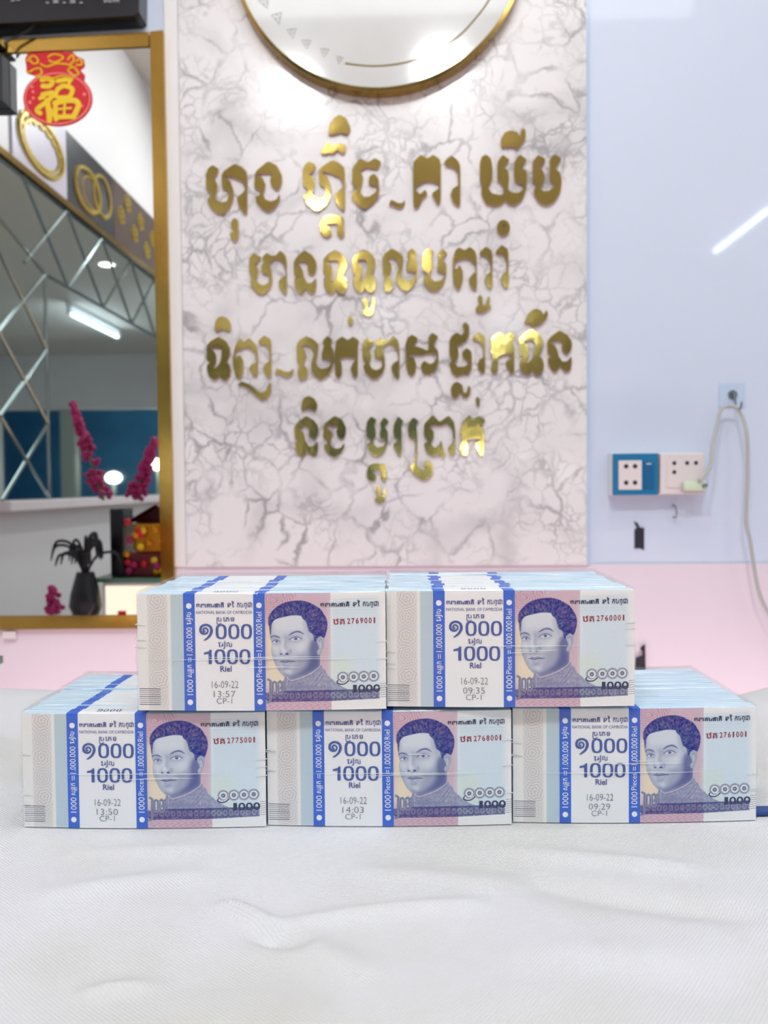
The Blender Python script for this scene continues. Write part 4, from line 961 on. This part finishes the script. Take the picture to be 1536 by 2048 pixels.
def sleeve_meshes():
    out = {}
    m = MB(); strip(m, 27.0, 74.6, 0, HM, 0.0003, 0.010); out['sleeve'] = m
    for nm, xa, xb in (('s1', 27.2, 34.0), ('s2', 68.0, 74.6)):
        m = MB(); strip(m, xa, xb, 0, HM + 0.05, 0.00042, 0.010); out[nm] = m
    m = MB(); f = fr(0.00055)
    khmer_small(m, 34.8, 67.4, 60.2, 63.2, f, 1)
    put_text(m, 'NATIONAL BANK OF CAMBODIA', 34.8, 67.4, 56.4, 58.2, f, -0.002, 1)
    # denomination word, numerals, riel
    put_text(m, 'ប', 47.2, 49.6, 52.0, 54.4, f, 0.015, 1); ribbon(m, [(46.9, 54.4), (46.9, 51.0), (47.8, 50.4), (49.5, 51.0)], [.45, .45, .45], f, 1)
    put_text(m, 'េភ', 50.4, 54.0, 52.0, 54.4, f, 0.015, 1); put_text(m, 'ទ', 54.8, 57.0, 52.0, 54.4, f, 0.015, 1)
    zc = 46.1
    for cx in (49.2, 56.6, 63.9): ring2(m, cx, zc, 3.2, 4.3, 1.55, 0.95, f, 0)
    ribbon(m, [(40.1, 46.4), (39.1, 46.3), (38.9, 47.5), (40.2, 48.2), (41.5, 47.0), (40.9, 45.3), (39.0, 44.9), (37.3, 46.2), (37.6, 48.8), (40.2, 50.1), (42.9, 49.0), (43.6, 46.4), (42.4, 43.6), (40.0, 41.5), (38.9, 41.2)], [.9, 1.0, 1.0, .9, .9, 1.0, 1.3, 1.5, 1.4, 1.2, 1.4, 1.7, 1.4, .9, .3], f, 0)
    riel_word(m, 47.4, 55.4, 36.2, 40.6, f, 1)
    zc = 31.5
    for cx in (48.3, 55.6, 62.8): ring2(m, cx, zc, 3.2, 4.3, 1.55, 0.95, f, 0)
    m.add([f(41.7, 27.3), f(43.5, 27.3), f(43.5, 35.6), f(42.4, 35.6), f(41.7, 34.6), f(39.0, 33.9), f(39.0, 32.9), f(41.7, 33.2)], [(0, 1, 2, 3, 4, 7), (4, 5, 6, 7)], 0)
    put_text(m, 'Riel', 48.4, 55.0, 22.8, 26.2, f, 0.02, 1)
    put_text(m, '១០០០', 44.0, 58.0, 3.2, 8.2, lambda x, z: (x / 1000 - BW / 2, z / 1000 + cvx(x / 1000 - BW / 2), BH + 0.0006), 0.0, 1)
    out['txt'] = m
    m = MB()
    for cx, cz in ((30.6, 61.0), (30.6, 5.0), (71.3, 61.2), (71.3, 5.2)):
        m.add([f(cx, cz)] + [f(cx + 1.65 * math.cos(k * math.pi / 10), cz + 1.65 * math.sin(k * math.pi / 10)) for k in range(20)], [(0, 1 + k, 1 + (k + 1) % 20) for k in range(20)])
    put_text(m, '1000', 28.9, 32.4, 9.2, 18.2, f, 0.0, 0, True)
    put_text(m, 'សនក', 29.3, 31.8, 19.6, 26.8, f, 0.01, 0, True); put_text(m, 'ល', 31.4, 33.0, 22.2, 24.2, f, 0.01, 0, True)
    put_text(m, '=', 29.9, 31.5, 28.4, 31.2, f, 0.0, 0, True)
    put_text(m, '1.000.000', 28.9, 32.4, 32.4, 48.6, f, 0.0, 0, True)
    riel_word(m, 28.6, 32.8, 50.2, 57.4, f, 0, True)
    put_text(m, '1000', 69.4, 73.0, 9.4, 18.6, f, 0.0, 0, True)
    put_text(m, 'Pieces', 69.4, 72.6, 19.6, 29.6, f, 0.0, 0, True)
    put_text(m, '=', 70.4, 72.0, 31.2, 33.6, f, 0.0, 0, True)
    put_text(m, '1.000.000', 69.4, 73.0, 34.6, 50.6, f, 0.0, 0, True)
    put_text(m, 'Riel', 69.6, 72.8, 51.6, 57.4, f, 0.0, 0, True)
    out['white'] = m
    return out
SL = sleeve_meshes()
def notetext():
    m = MB(); f = fr(0.0003)
    khmer_small(m, 106.6, 140.2, 60.0, 63.0, f, 0)
    put_text(m, '1', 125.0, 127.2, 9.9, 14.4, f, 0.03, 0); put_text(m, '000', 127.9, 140.8, 9.9, 14.5, f, 0.02, 0)
    return m
NT = notetext()
def bundle_mesh():
    m = MB(); t = BD / 10; x0, x1 = -BW / 2, BW / 2; n = 8; vs = []; fs = []
    rings = [(0.0, 0.0009), (0.0009, 0.0), (t - 0.0009, 0.0), (t, 0.0009)]
    for yy, ins in rings:
        prof = []
        for i in range(n + 1):
            x = x0 + ins * .4 + (x1 - x0 - ins * .8) * i / n; prof.append((x, yy + cvx(x) * (1 if yy >= 0 else 1), BH - ins))
        for i in range(n, -1, -1):
            x = x0 + ins * .4 + (x1 - x0 - ins * .8) * i / n; prof.append((x, yy + cvx(x), 0.0))
        vs += prof
    k = 2 * (n + 1)
    for r_ in range(3):
        for i in range(k): a = r_ * k + i; b2 = r_ * k + (i + 1) % k; fs.append((a, b2, b2 + k, a + k))
    for i in range(n):
        fs.append((i, i + 1, k - 2 - i, k - 1 - i)); o_ = 3 * k; fs.append((o_ + i + 1, o_ + i, o_ + k - 1 - i, o_ + k - 2 - i))
    m.add(vs, [f_[::-1] for f_ in fs]); return m
def band_mesh():
    m = MB(); t = BD / 10 - 0.0004
    for xa, xb, mi in ((27.2, 34.0, 0), (34.0, 68.0, 1), (68.0, 74.6, 0)):
        n = 4; vs = []; fs = []
        for i in range(n + 1):
            x = (xa + (xb - xa) * i / n) / 1000 - BW / 2; c = cvx(x)
            vs += [(x, 0.0003 + c, BH - 0.0008), (x, 0.0011 + c, BH + 0.00025), (x, t - .0007 + c, BH + 0.00025), (x, t + c, BH - 0.0008)]
        for i in range(n):
            for j in range(3): a = i * 4 + j; fs.append((a, a + 4, a + 5, a + 1))
        m.add(vs, fs, mi)
    return m
def film_mesh():
    m = MB(); e = 0.0004; nx, nz, ny = 60, 26, 40
    X = [-BW / 2 - e + (BW + 2 * e) * i / nx for i in range(nx + 1)]
    vs = []; rows = []
    path = [('f', k / nz) for k in range(nz + 1)] + [('t', k / ny) for k in range(1, ny + 1)] + [('b', k / 6) for k in range(1, 7)]
    for kind, s in path:
        for x in X:
            c = cvx(x); nzv = noise.noise(Vector((x * 60, s * 9, 3 if kind == 'f' else 8)))
            ed = max(0, 1 - (BW / 2 + e - abs(x)) / 0.010)
            if kind == 'f': p = (x, -0.0010 + c - 0.00015 * nzv + 0.0003 * ed, 0.0002 + (BH + 0.0009) * s)
            elif kind == 't': p = (x, -0.0010 + c + (BD + 0.002) * s, BH + 0.0014 + 0.0010 * nzv * math.sin(math.pi * s) + 0.0006 * ed * noise.noise(Vector((s * 30, x * 20, 1))))
            else: p = (x, BD + 0.001 + c, BH + 0.0011 - (BH + 0.0009) * s)
            vs.append(p)
    w_ = nx + 1
    fs = [(j * w_ + i, j * w_ + i + 1, (j + 1) * w_ + i + 1, (j + 1) * w_ + i) for j in range(len(path) - 1) for i in range(nx)]
    m.add(vs, fs)
    # side sheets with a folded seam
    for sgn in (-1, 1):
        vs = []; ns, nh = 16, 12; x = sgn * (BW / 2 + e)
        for j in range(nh + 1):
            for i in range(ns + 1):
                s = i / ns; h = j / nh
                seam = math.exp(-((h - 0.45) / 0.05) ** 2) * (0.0018 + 0.0012 * noise.noise(Vector((s * 9, sgn, 2))))
                vs.append((x + sgn * seam, -0.001 + cvx(BW / 2) + (BD + .002) * s, 0.0002 + (BH + 0.0009) * h))
        m.add(vs, [(j * (ns + 1) + i, j * (ns + 1) + i + 1, (j + 1) * (ns + 1) + i + 1, (j + 1) * (ns + 1) + i) for j in range(nh) for i in range(ns)])
    return m
proto = {}
def share(key, mb, mats, smooth=False):
    me = bpy.data.meshes.new(key); me.from_pydata(mb.v, [], mb.f)
    for x in mats: me.materials.append(x)
    if any(mb.mi): me.polygons.foreach_set('material_index', mb.mi)
    if smooth: me.polygons.foreach_set('use_smooth', [True] * len(mb.f))
    me.update(); return me
PR = {'bundle': share('note_bundle', bundle_mesh(), [M['edges']]), 'band': share('paper_band', band_mesh(), [M['bluestripe'], M['paper']]),
      'film': share('shrink_wrap', film_mesh(), [M['film']], True), 'sleeve': share('label_sleeve', SL['sleeve'], [M['paper']]),
      's1': share('blue_stripe', SL['s1'], [M['bluestripe']]), 's2': share('blue_stripe', SL['s2'], [M['bluestripe']]),
      'txt': share('printed_numerals', SL['txt'], [M['bluetext'], M['violettext']]), 'white': share('white_lettering', SL['white'], [M['whitetext']]),
      'nt': share('note_lettering', NT, [M['navyink']])}
def inst(name, me, parent, loc=(0, 0, 0), rot=(0, 0, 0)):
    o = bpy.data.objects.new(name, me); C.objects.link(o); o.parent = parent; o.location = loc; o.rotation_euler = rot; return o
STF = ('note_lettering', 'printed_numerals', 'white_lettering', 'serial_number', 'date_stamp', 'screen_text')
def brick(x, y, z, rz, serial, time, label, jag):
    r = empty('banknote_brick', (x, y, z), rz); tag(r, label, 'banknotes', 'shrink-wrapped bricks of banknotes')
    rnd = random.Random(serial)
    for k in range(10):
        dx = 0 if k == 0 else rnd.uniform(-1, 1) * jag
        b = inst('note_bundle', PR['bundle'], r, (dx, BD / 10 * k, -0.0 if k == 0 else 0))
        b.scale.z = 1 if k == 0 else 1 - rnd.uniform(0, 0.022)
        inst('paper_band', PR['band'], b, (rnd.uniform(-1, 1) * jag * 0.6, 0, 0))
    n = inst('front_note', FRONT, r)
    inst('note_lettering', PR['nt'], n)
    m = MB(); f = fr(0.0003)
    put_text(m, 'ឋគ', 113.9, 120.6, 49.6, 53.2, f, 0.02); 
    for i, ch in enumerate(serial):
        x0 = 122.0 + i * 2.48; put_text(m, ch, x0 + (0.4 if ch == '1' else 0), x0 + (1.3 if ch == '1' else 1.75), 49.9 + i * .04, 53.2 + i * .04, f, 0.012)
    m.build('serial_number', M['redink'], n)
    s = inst('label_sleeve', PR['sleeve'], r)
    inst('blue_stripe', PR['s1'], s); inst('blue_stripe', PR['s2'], s); inst('printed_numerals', PR['txt'], s); inst('white_lettering', PR['white'], s)
    m = MB(); f = fr(0.00055)
    put_text(m, '16-09-22', 43.4, 58.8, 13.4, 17.4, f, -0.012); put_text(m, time, 44.4, 57.0, 8.0, 11.6, f, -0.012); put_text(m, 'CP-1', 46.0, 55.0, 4.2, 7.4, f, -0.012)
    m.build('date_stamp', M['stamp'], s)
    fw = inst('shrink_wrap', PR['film'], r)
    m = MB(); zc = rnd.uniform(0.026, 0.036); xa = rnd.uniform(-.07, -.03); xb = rnd.uniform(0.03, .0725)
    for q in range(3):
        z_ = zc + q * rnd.uniform(-.004, .006); a_ = xa + q * .03; b_ = xb - q * .02
        pts = [(x, -0.00105 + cvx(x), z_ + 0.0006 * noise.noise(Vector((x * 60, q, zc * 99)))) for x in [a_ + (b_ - a_) * i / 16 for i in range(17)]]
        m.tube(pts, [0.00002 + 0.00022 * math.sin(math.pi * i / 16) for i in range(17)], 5)
    for sg in (-1, 1):
        for q in range(3):
            z_ = rnd.uniform(.012, .05); x_ = sg * (BW / 2 + .0006)
            m.tube([(x_ - sg * .006, -0.0008 + cvx(x_), z_), (x_, -.0006 + cvx(x_), z_ + .0008), (x_ + sg * .0009, cvx(x_), z_ + rnd.uniform(-.001, .001))], [.0001, .00035, .0002], 5)
    m.build('film_crease', M['seam'], fw, smooth=True)['kind'] = 'stuff'
    return r
def place(pxl, pxr, pyb, z, rz, *a):
    # centre of the front foot from the two lower corners seen in the photograph
    pm_ = PZ((pxl + pxr) / 2, pyb, z)
    return brick(pm_.x, pm_.y, z, rz, *a)
Z1 = TB + 0.0006
b1 = place(45, 529, 1656, Z1, R(1.1), '2775001', '13:50', 'brick of purple banknotes at the left of the bottom row, serial number 2775001', 0.0002)
b2 = place(535, 1022, 1652, Z1, R(1.3), '2768001', '14:03', 'brick of purple banknotes in the middle of the bottom row, serial number 2768001', 0.0002)
b3 = place(1030, 1511, 1645, Z1, R(2.0), '2761001', '09:29', 'brick of purple banknotes at the right of the bottom row, serial number 2761001', 0.0012)
Z2 = Z1 + BH + 0.0030
b4 = place(278, 768, 1421, Z2, R(1.5), '2769001', '13:57', 'brick of purple banknotes at the left of the upper row, serial number 2769001', 0.0005)
b5 = place(776, 1266, 1414, Z2, R(0.6), '2760001', '09:35', 'brick of purple banknotes at the right of the upper row, serial number 2760001', 0.0014)
for nm, b in zip('12345', (b1, b2, b3, b4, b5)): print('BRICK', nm, [round(c, 4) for c in b.location])

# navy mat peeking out behind the front part of the cloth at right
a = PZ(1440, 1634, TB + 0.001); 
nv = MB().box(0, 0.09, 0, 0.010, 0, 0.0026, bev=0.0008).build('navy_mat', M['navy']); nv.location = (a.x + .001, a.y + 0.001, TB + 0.0008); nv.rotation_euler.z = R(3)
tag(nv, 'edge of a navy blue mat showing past the right-hand brick', 'mat')

# ------------------------------------------------------------------ lamps on the ceiling
def tube_light(x, y0, y1, lab):
    t = empty('tube_light', (x, (y0 + y1) / 2, ZC - 0.001)); tag(t, lab, 'light', 'ceiling tube lights')
    L_ = (y1 - y0) / 2
    MB().box(-0.03, 0.03, -L_, L_, -0.04, 0, bev=0.004).build('tube_casing', M['white'], t)
    MB().tube([(0, -L_ + .03, -0.100), (0, L_ - .03, -0.100)], 0.016, 12).build('glass_tube', M['tube'], t, smooth=40)
    for s in (-1, 1): MB().box(-0.02, 0.02, s * (L_ - .015) - .015, s * (L_ - .015) + .015, -0.12, -0.039, bev=0.003).build('end_holder', M['white'], t)
tube_light(2.25, -3.4, -1.0, 'tube light on the ceiling, the long diagonal glare on the right wall')
tube_light(-0.3, -5.9, -4.7, 'added far tube light brightening the ceiling near the side mirror wall')  # this tube and the next are added to brighten the mirrored room
tube_light(1.0, -6.6, -5.2, 'added far tube light brightening the ceiling in the middle of the shop')
GRP = 'round ceiling downlights'
WX = ('by the side-mirror wall', 'above the middle of the counter', 'just right of the middle', 'toward the right wall')
WY = ('between the viewer and the marble', 'nearest behind the viewer', 'second row behind the viewer', 'third row behind the viewer', 'closest to the shop front')
for i, (x, y) in enumerate([(-.6, -2.3), (.1, -3.8), (3.0, -.9), (3.0, -2.4), (-.6, -3.8), (.2, .5), (1.0, .5), (1.9, .5)]):
    d = empty('downlight', (x, y, ZC - 0.0005)); tag(d, f'round ceiling downlight {WX[0 if x < -.3 else 1 if x < .5 else 2 if x < 1.4 else 3]}, {WY[0 if y > 0 else 1 if y > -1.5 else 2 if y > -3 else 3 if y > -4.5 else 4]}', 'light', GRP)
    MB().cyl((0, 0, -0.012), (0, 0, 1), 0.075, 0.012, 32, 0, 0.08).build('rim', M['white'], d)
    MB().cyl((0, 0, -0.0145), (0, 0, 1), 0.058, 0.002, 32).build('lens', M['down'], d)

# ------------------------------------------------------------------ left side wall: second mirror, posters (seen in the gold-framed mirror)
zt = CAMZ + 0.797 * 1.2; zb = CAMZ + 0.577 * 1.2; z0 = CAMZ - 0.035
sm = empty('side_mirror', (XL + 0.001, -0.6, z0)); tag(sm, 'side-wall mirror edged with a diamond lattice, seen inside the gold-framed mirror', 'mirror')
def at(y, z): return Vector((0, y + 0.6, z - z0))
MB().box(0, 0.006, -2.4, 1.3, 0, zt - z0, bev=0.001).build('mirror_glass', M['mirror2'], sm)
def bar(p, q, r_=0.006):
    p = at(*p) + Vector((0.006, 0, 0)); q = at(*q) + Vector((0.006, 0, 0)); MB().tube([p, q], r_, 6).build('bevel_strip', M['groove'], sm)
bar((0.34, zb), (-3.0, zb)); bar((0.34, zb), (0.34, z0)); bar((0.69, zt - .004), (-3.0, zt - .004)); bar((0.34, zb), (0.69, zb + .1))
ys_ = [0.485 - 0.33 * k for k in range(11)]
for k in range(1, 11):
    bar((ys_[k - 1], zb if k > 1 else zb), (ys_[k], zt)); bar((ys_[k - 1], zt), (ys_[k], zb))
for k in range(3):
    h = (zb - z0) / 3; bar((0.34, z0 + h * k), (0.66, z0 + h * (k + 1))); bar((0.66, z0 + h * k), (0.34, z0 + h * (k + 1)))
gt = MB().box(0, 0.02, -2.4, 1.3, 0, 0.022, bev=0.002).build('gold_moulding', M['goldf']); gt.location = (XL + 0.001, -0.6, zt + 0.004); tag(gt, 'slim gold moulding along the top of the side mirror', 'moulding')
def yD(px): return 2 * WALL - 1.2 * FPX / (830 - px)
def poster(pa_, pb_, mat, lab):
    ya, yb = yD(pa_), yD(pb_); t = empty('poster', (XL + 0.001, (ya + yb) / 2, zt + 0.028)); tag(t, lab, 'poster')
    w_ = abs(ya - yb) - 0.006; h = 0.25; MB().box(0, 0.006, -w_ / 2, w_ / 2, 0, h, bev=0.001).build('print_board', mat, t)
    return t, w_, h
def ringp(t, y, z, ry, rz, wd, n=26, seg=(0, 1)):
    pts = [(0.007, y + ry * math.cos(2 * math.pi * (seg[0] + (seg[1] - seg[0]) * k / n)), z + rz * math.sin(2 * math.pi * (seg[0] + (seg[1] - seg[0]) * k / n))) for k in range(n + 1)]
    MB().tube(pts, wd, 6).build('jewel_print', M['goldp'], t)
t, w_, h = poster(30, 140, M['lilacp'], 'pale poster of a gold bracelet above the side mirror')
ringp(t, 0, h * .45, w_ * .40, h * .33, .010); ringp(t, 0.0, h * .45, w_ * .33, h * .26, .006)
for k in range(9):
    a = math.pi * (0.05 + 0.9 * k / 8); ringp(t, w_ * .37 * math.cos(a), h * .45 + h * .30 * math.sin(a), .02, .02, .005, 12)
t, w_, h = poster(140, 232, M['darkpanel'], 'dark poster of two gold rings above the side mirror')
ringp(t, w_ * .1, h * .42, w_ * .26, h * .30, .008); ringp(t, -w_ * .22, h * .52, w_ * .2, h * .30, .007); ringp(t, w_ * .02, h * .42, w_ * .2, h * .23, .004)
MB().box(0.006, 0.0075, -w_ * .1, w_ * .3, h * .2, h * .6, bev=.0005).build('velvet_print', M['brownp'], t)
t, w_, h = poster(232, 330, M['brownp'], 'brown poster of gold flower jewellery above the side mirror')
for k in range(7):
    y = w_ * (-.38 + .76 * ((k * 3) % 7) / 6); z = h * (.2 + .6 * ((k * 5) % 7) / 6)
    for j in range(5): ringp(t, y + .022 * math.cos(j * 1.257), z + .022 * math.sin(j * 1.257), .013, .013, .004, 8)
# white ledge below the side mirror
lg = MB().box(0, 0.05, -2.4, 1.3, -0.03, 0, bev=0.003).build('white_ledge', M['pinkw']); lg.location = (XL + 0.001, -0.6, z0 - 0.002); tag(lg, 'pinkish-white ledge under the side mirror', 'ledge')

# ------------------------------------------------------------------ altar corner, seen in the gold-framed mirror
Dk = 2.10
sh_ = PM(275, 1146, Dk)
al = empty('glass_shelf', (sh_.x, sh_.y, sh_.z - 0.012)); tag(al, 'green-edged glass shelf at the altar corner, mirrored at lower left', 'shelf')
MB().box(-0.075, 0.16, -0.08, 0.08, 0, 0.010, bev=0.001).build('shelf_board', M['greeng'], al)
lb = empty('lit_display_box', (sh_.x, sh_.y, sh_.z - 0.122)); tag(lb, 'small glowing cream display box under the glass shelf, mirrored', 'box')
MB().box(-0.058, 0.16, -0.06, 0.06, 0, 0.108, bev=0.002).build('box_body', M['pinkw'], lb)
MB().box(-0.050, 0.15, 0.0605, 0.063, 0.02, 0.10).build('lit_pane', M['litbox'], lb)
MB().box(-0.020, 0.0, 0.0632, 0.066, 0.015, 0.04).build('red_tag', M['red'], lb)
cb = empty('altar_cabinet', (sh_.x, sh_.y, 0)); tag(cb, 'white cabinet under the display box, left of the counter', 'cabinet')
MB().box(-0.32, 0.165, -0.09, 0.09, 0.0, sh_.z - 0.1225, bev=0.003).build('cabinet_body', M['white'], cb)
MB().box(-0.32, 0.165, 0.091, 0.094, 0.05, sh_.z - 0.16, bev=0.001).build('door', M['white'], cb)
sr = empty('altar_shrine', (sh_.x + 0.035, sh_.y, sh_.z - 0.0015)); tag(sr, 'small red and gold shrine with a black post, mirrored at lower right', 'shrine')
MB().box(-0.080, -0.048, -0.04, 0.04, 0, 0.165, bev=0.003).build('black_post', M['black'], sr)
MB().box(-0.045, 0.08, -0.04, 0.03, 0, 0.055, bev=0.003).build('lacquer_base', M['maroon'], sr)
MB().box(-0.030, 0.075, -0.035, 0.025, 0.056, 0.13, bev=0.008).build('gold_body', M['orange'], sr)
MB().prism([[(-0.045, 0.131), (0.085, 0.131), (0.03, 0.175)]], -0.035, 0.03).build('red_roof', M['maroon'], sr)
rnd = random.Random(5)
for k in range(26):
    MB().ell((rnd.uniform(-.04, .075), 0.034 + rnd.uniform(0, .01), rnd.uniform(.01, .14)), .009, .006, .009, 8, 6).build('gold_bead', [M['orange'], M['yellow'], M['red'], M['magenta']][k % 4], sr)
def plume(name, base, tip, r0, lab, n=150):
    base, tip = Vector(base), Vector(tip); t = empty(name, tuple(base)); tag(t, lab, 'flower')
    ax = tip - base; MB().tube([(0, 0, 0), tuple(ax)], [0.004, 0.002], 6).build('stem', M['leaf'], t)
    mm = MB(); rn = random.Random(len(lab))
    for k in range(n):
        s = rn.random(); r_ = r0 * (1 - s) ** .8 + .004; a = rn.uniform(0, 6.28); c = ax * (0.04 + .96 * s) + Vector((math.cos(a), math.sin(a), rn.uniform(-.3, .3))) * r_ * rn.random() ** .5
        mm.ell(c, .008, .008, .007, 6, 4)
    o = mm.build('blossoms', M['magenta'], t); o['kind'] = 'stuff'
plume('plume_flower', PM(214, 1000, 2.25), PM(150, 806, 2.25), .024, 'long magenta flower spike leaning left, mirrored in the blue area')
plume('plume_flower', PM(276, 1000, 2.20), PM(315, 880, 2.20), .022, 'magenta flower spike leaning right beside the shrine, mirrored')
plume('plume_flower', PM(122, 1224, 2.10), PM(111, 1172, 2.10), .026, 'small bunch of magenta blossoms at the foot of the mirror', 60)
fp = empty('feather_plant', tuple(PM(180, 1226, 1.98))); tag(fp, 'dark feathery plant in a black vase, mirrored beside the shrine', 'plant')
MB().tube([(0, 0, 0), (0, 0, .02), (0, 0, .05), (0, 0, .10)], [.030, .038, .034, .020], 16).build('vase', M['black'], fp, smooth=60)
rn = random.Random(9)
for k in range(26):
    a = rn.uniform(0, 6.28); l = rn.uniform(.03, .07); h = rn.uniform(.06, .13)
    p = smoothpath([(0, 0, .09), (l * .4 * math.cos(a), l * .4 * math.sin(a), .09 + h * .7), (l * math.cos(a), l * math.sin(a), .09 + h * .8), (l * 1.2 * math.cos(a), l * 1.2 * math.sin(a), .09 + h * .4)], 4)
    MB().tube(p, [0.0035] * (len(p) - 3) + [.003, .002, .001], 5).build('frond', M['feather'], fp)

# ------------------------------------------------------------------ beyond the open shop front (double reflection in the mirrors)
aw = MB().box(XL - 2, XR + 3, -0.05, 0.05, 0.02, 2.6).build('street_shutter', M['street']); aw.location = (0, YF - 3.2, 0); tag(aw, 'blue shuttered front across the street, seen as the blue area in the mirror', 'shutter')
for x in (0.15, 2.4):
    cI = MB().box(-0.10, 0.10, -0.1, 0.1, 0, 2.279, bev=0.01).build('shop_front_column', M['column']); cI.location = (x, YF - 0.1, 0); tag(cI, 'pale column of the open shop front, ' + ('nearer the mirror side' if x < 1 else 'far from the mirror side'), 'column')
for i, (x, z) in enumerate([(0.3, 1.5), (0.9, 1.75), (-.5, 1.42), (1.6, 1.55), (2.3, 1.35)]):
    l_ = empty('street_lamp', (x, YF - 1.5, 0)); tag(l_, ('low' if z < 1.45 else 'tall' if z > 1.6 else 'middle-height') + ' bright street lamp outside the shop front, ' + ('leftmost', 'second', 'third', 'fourth', 'rightmost')[sorted([-.5, .3, .9, 1.6, 2.3]).index(x)] + ' in its row', 'light', 'lamps outside the shop front')
    MB().tube([(0, 0, 0), (0, 0, z - .1)], .03, 8).build('lamp_post', M['column'], l_)
    MB().ell((0, 0, z), .12, .12, .09, 16, 10).build('lamp_bulb', M['bulb'], l_)
bs_ = empty('street_sign', (1.4, YF - 2.4, 0)); tag(bs_, 'blue lit sign outside the shop front', 'sign')
MB().box(-.35, .35, -.03, .03, 0.9, 1.9, bev=.01).build('sign_panel', M['bluescreen'], bs_); MB().box(-.03, .03, -.03, .03, 0, .9).build('sign_post', M['column'], bs_)

for o in C.objects:
    if o.name.split('.')[0] in STF: o['kind'] = 'stuff'
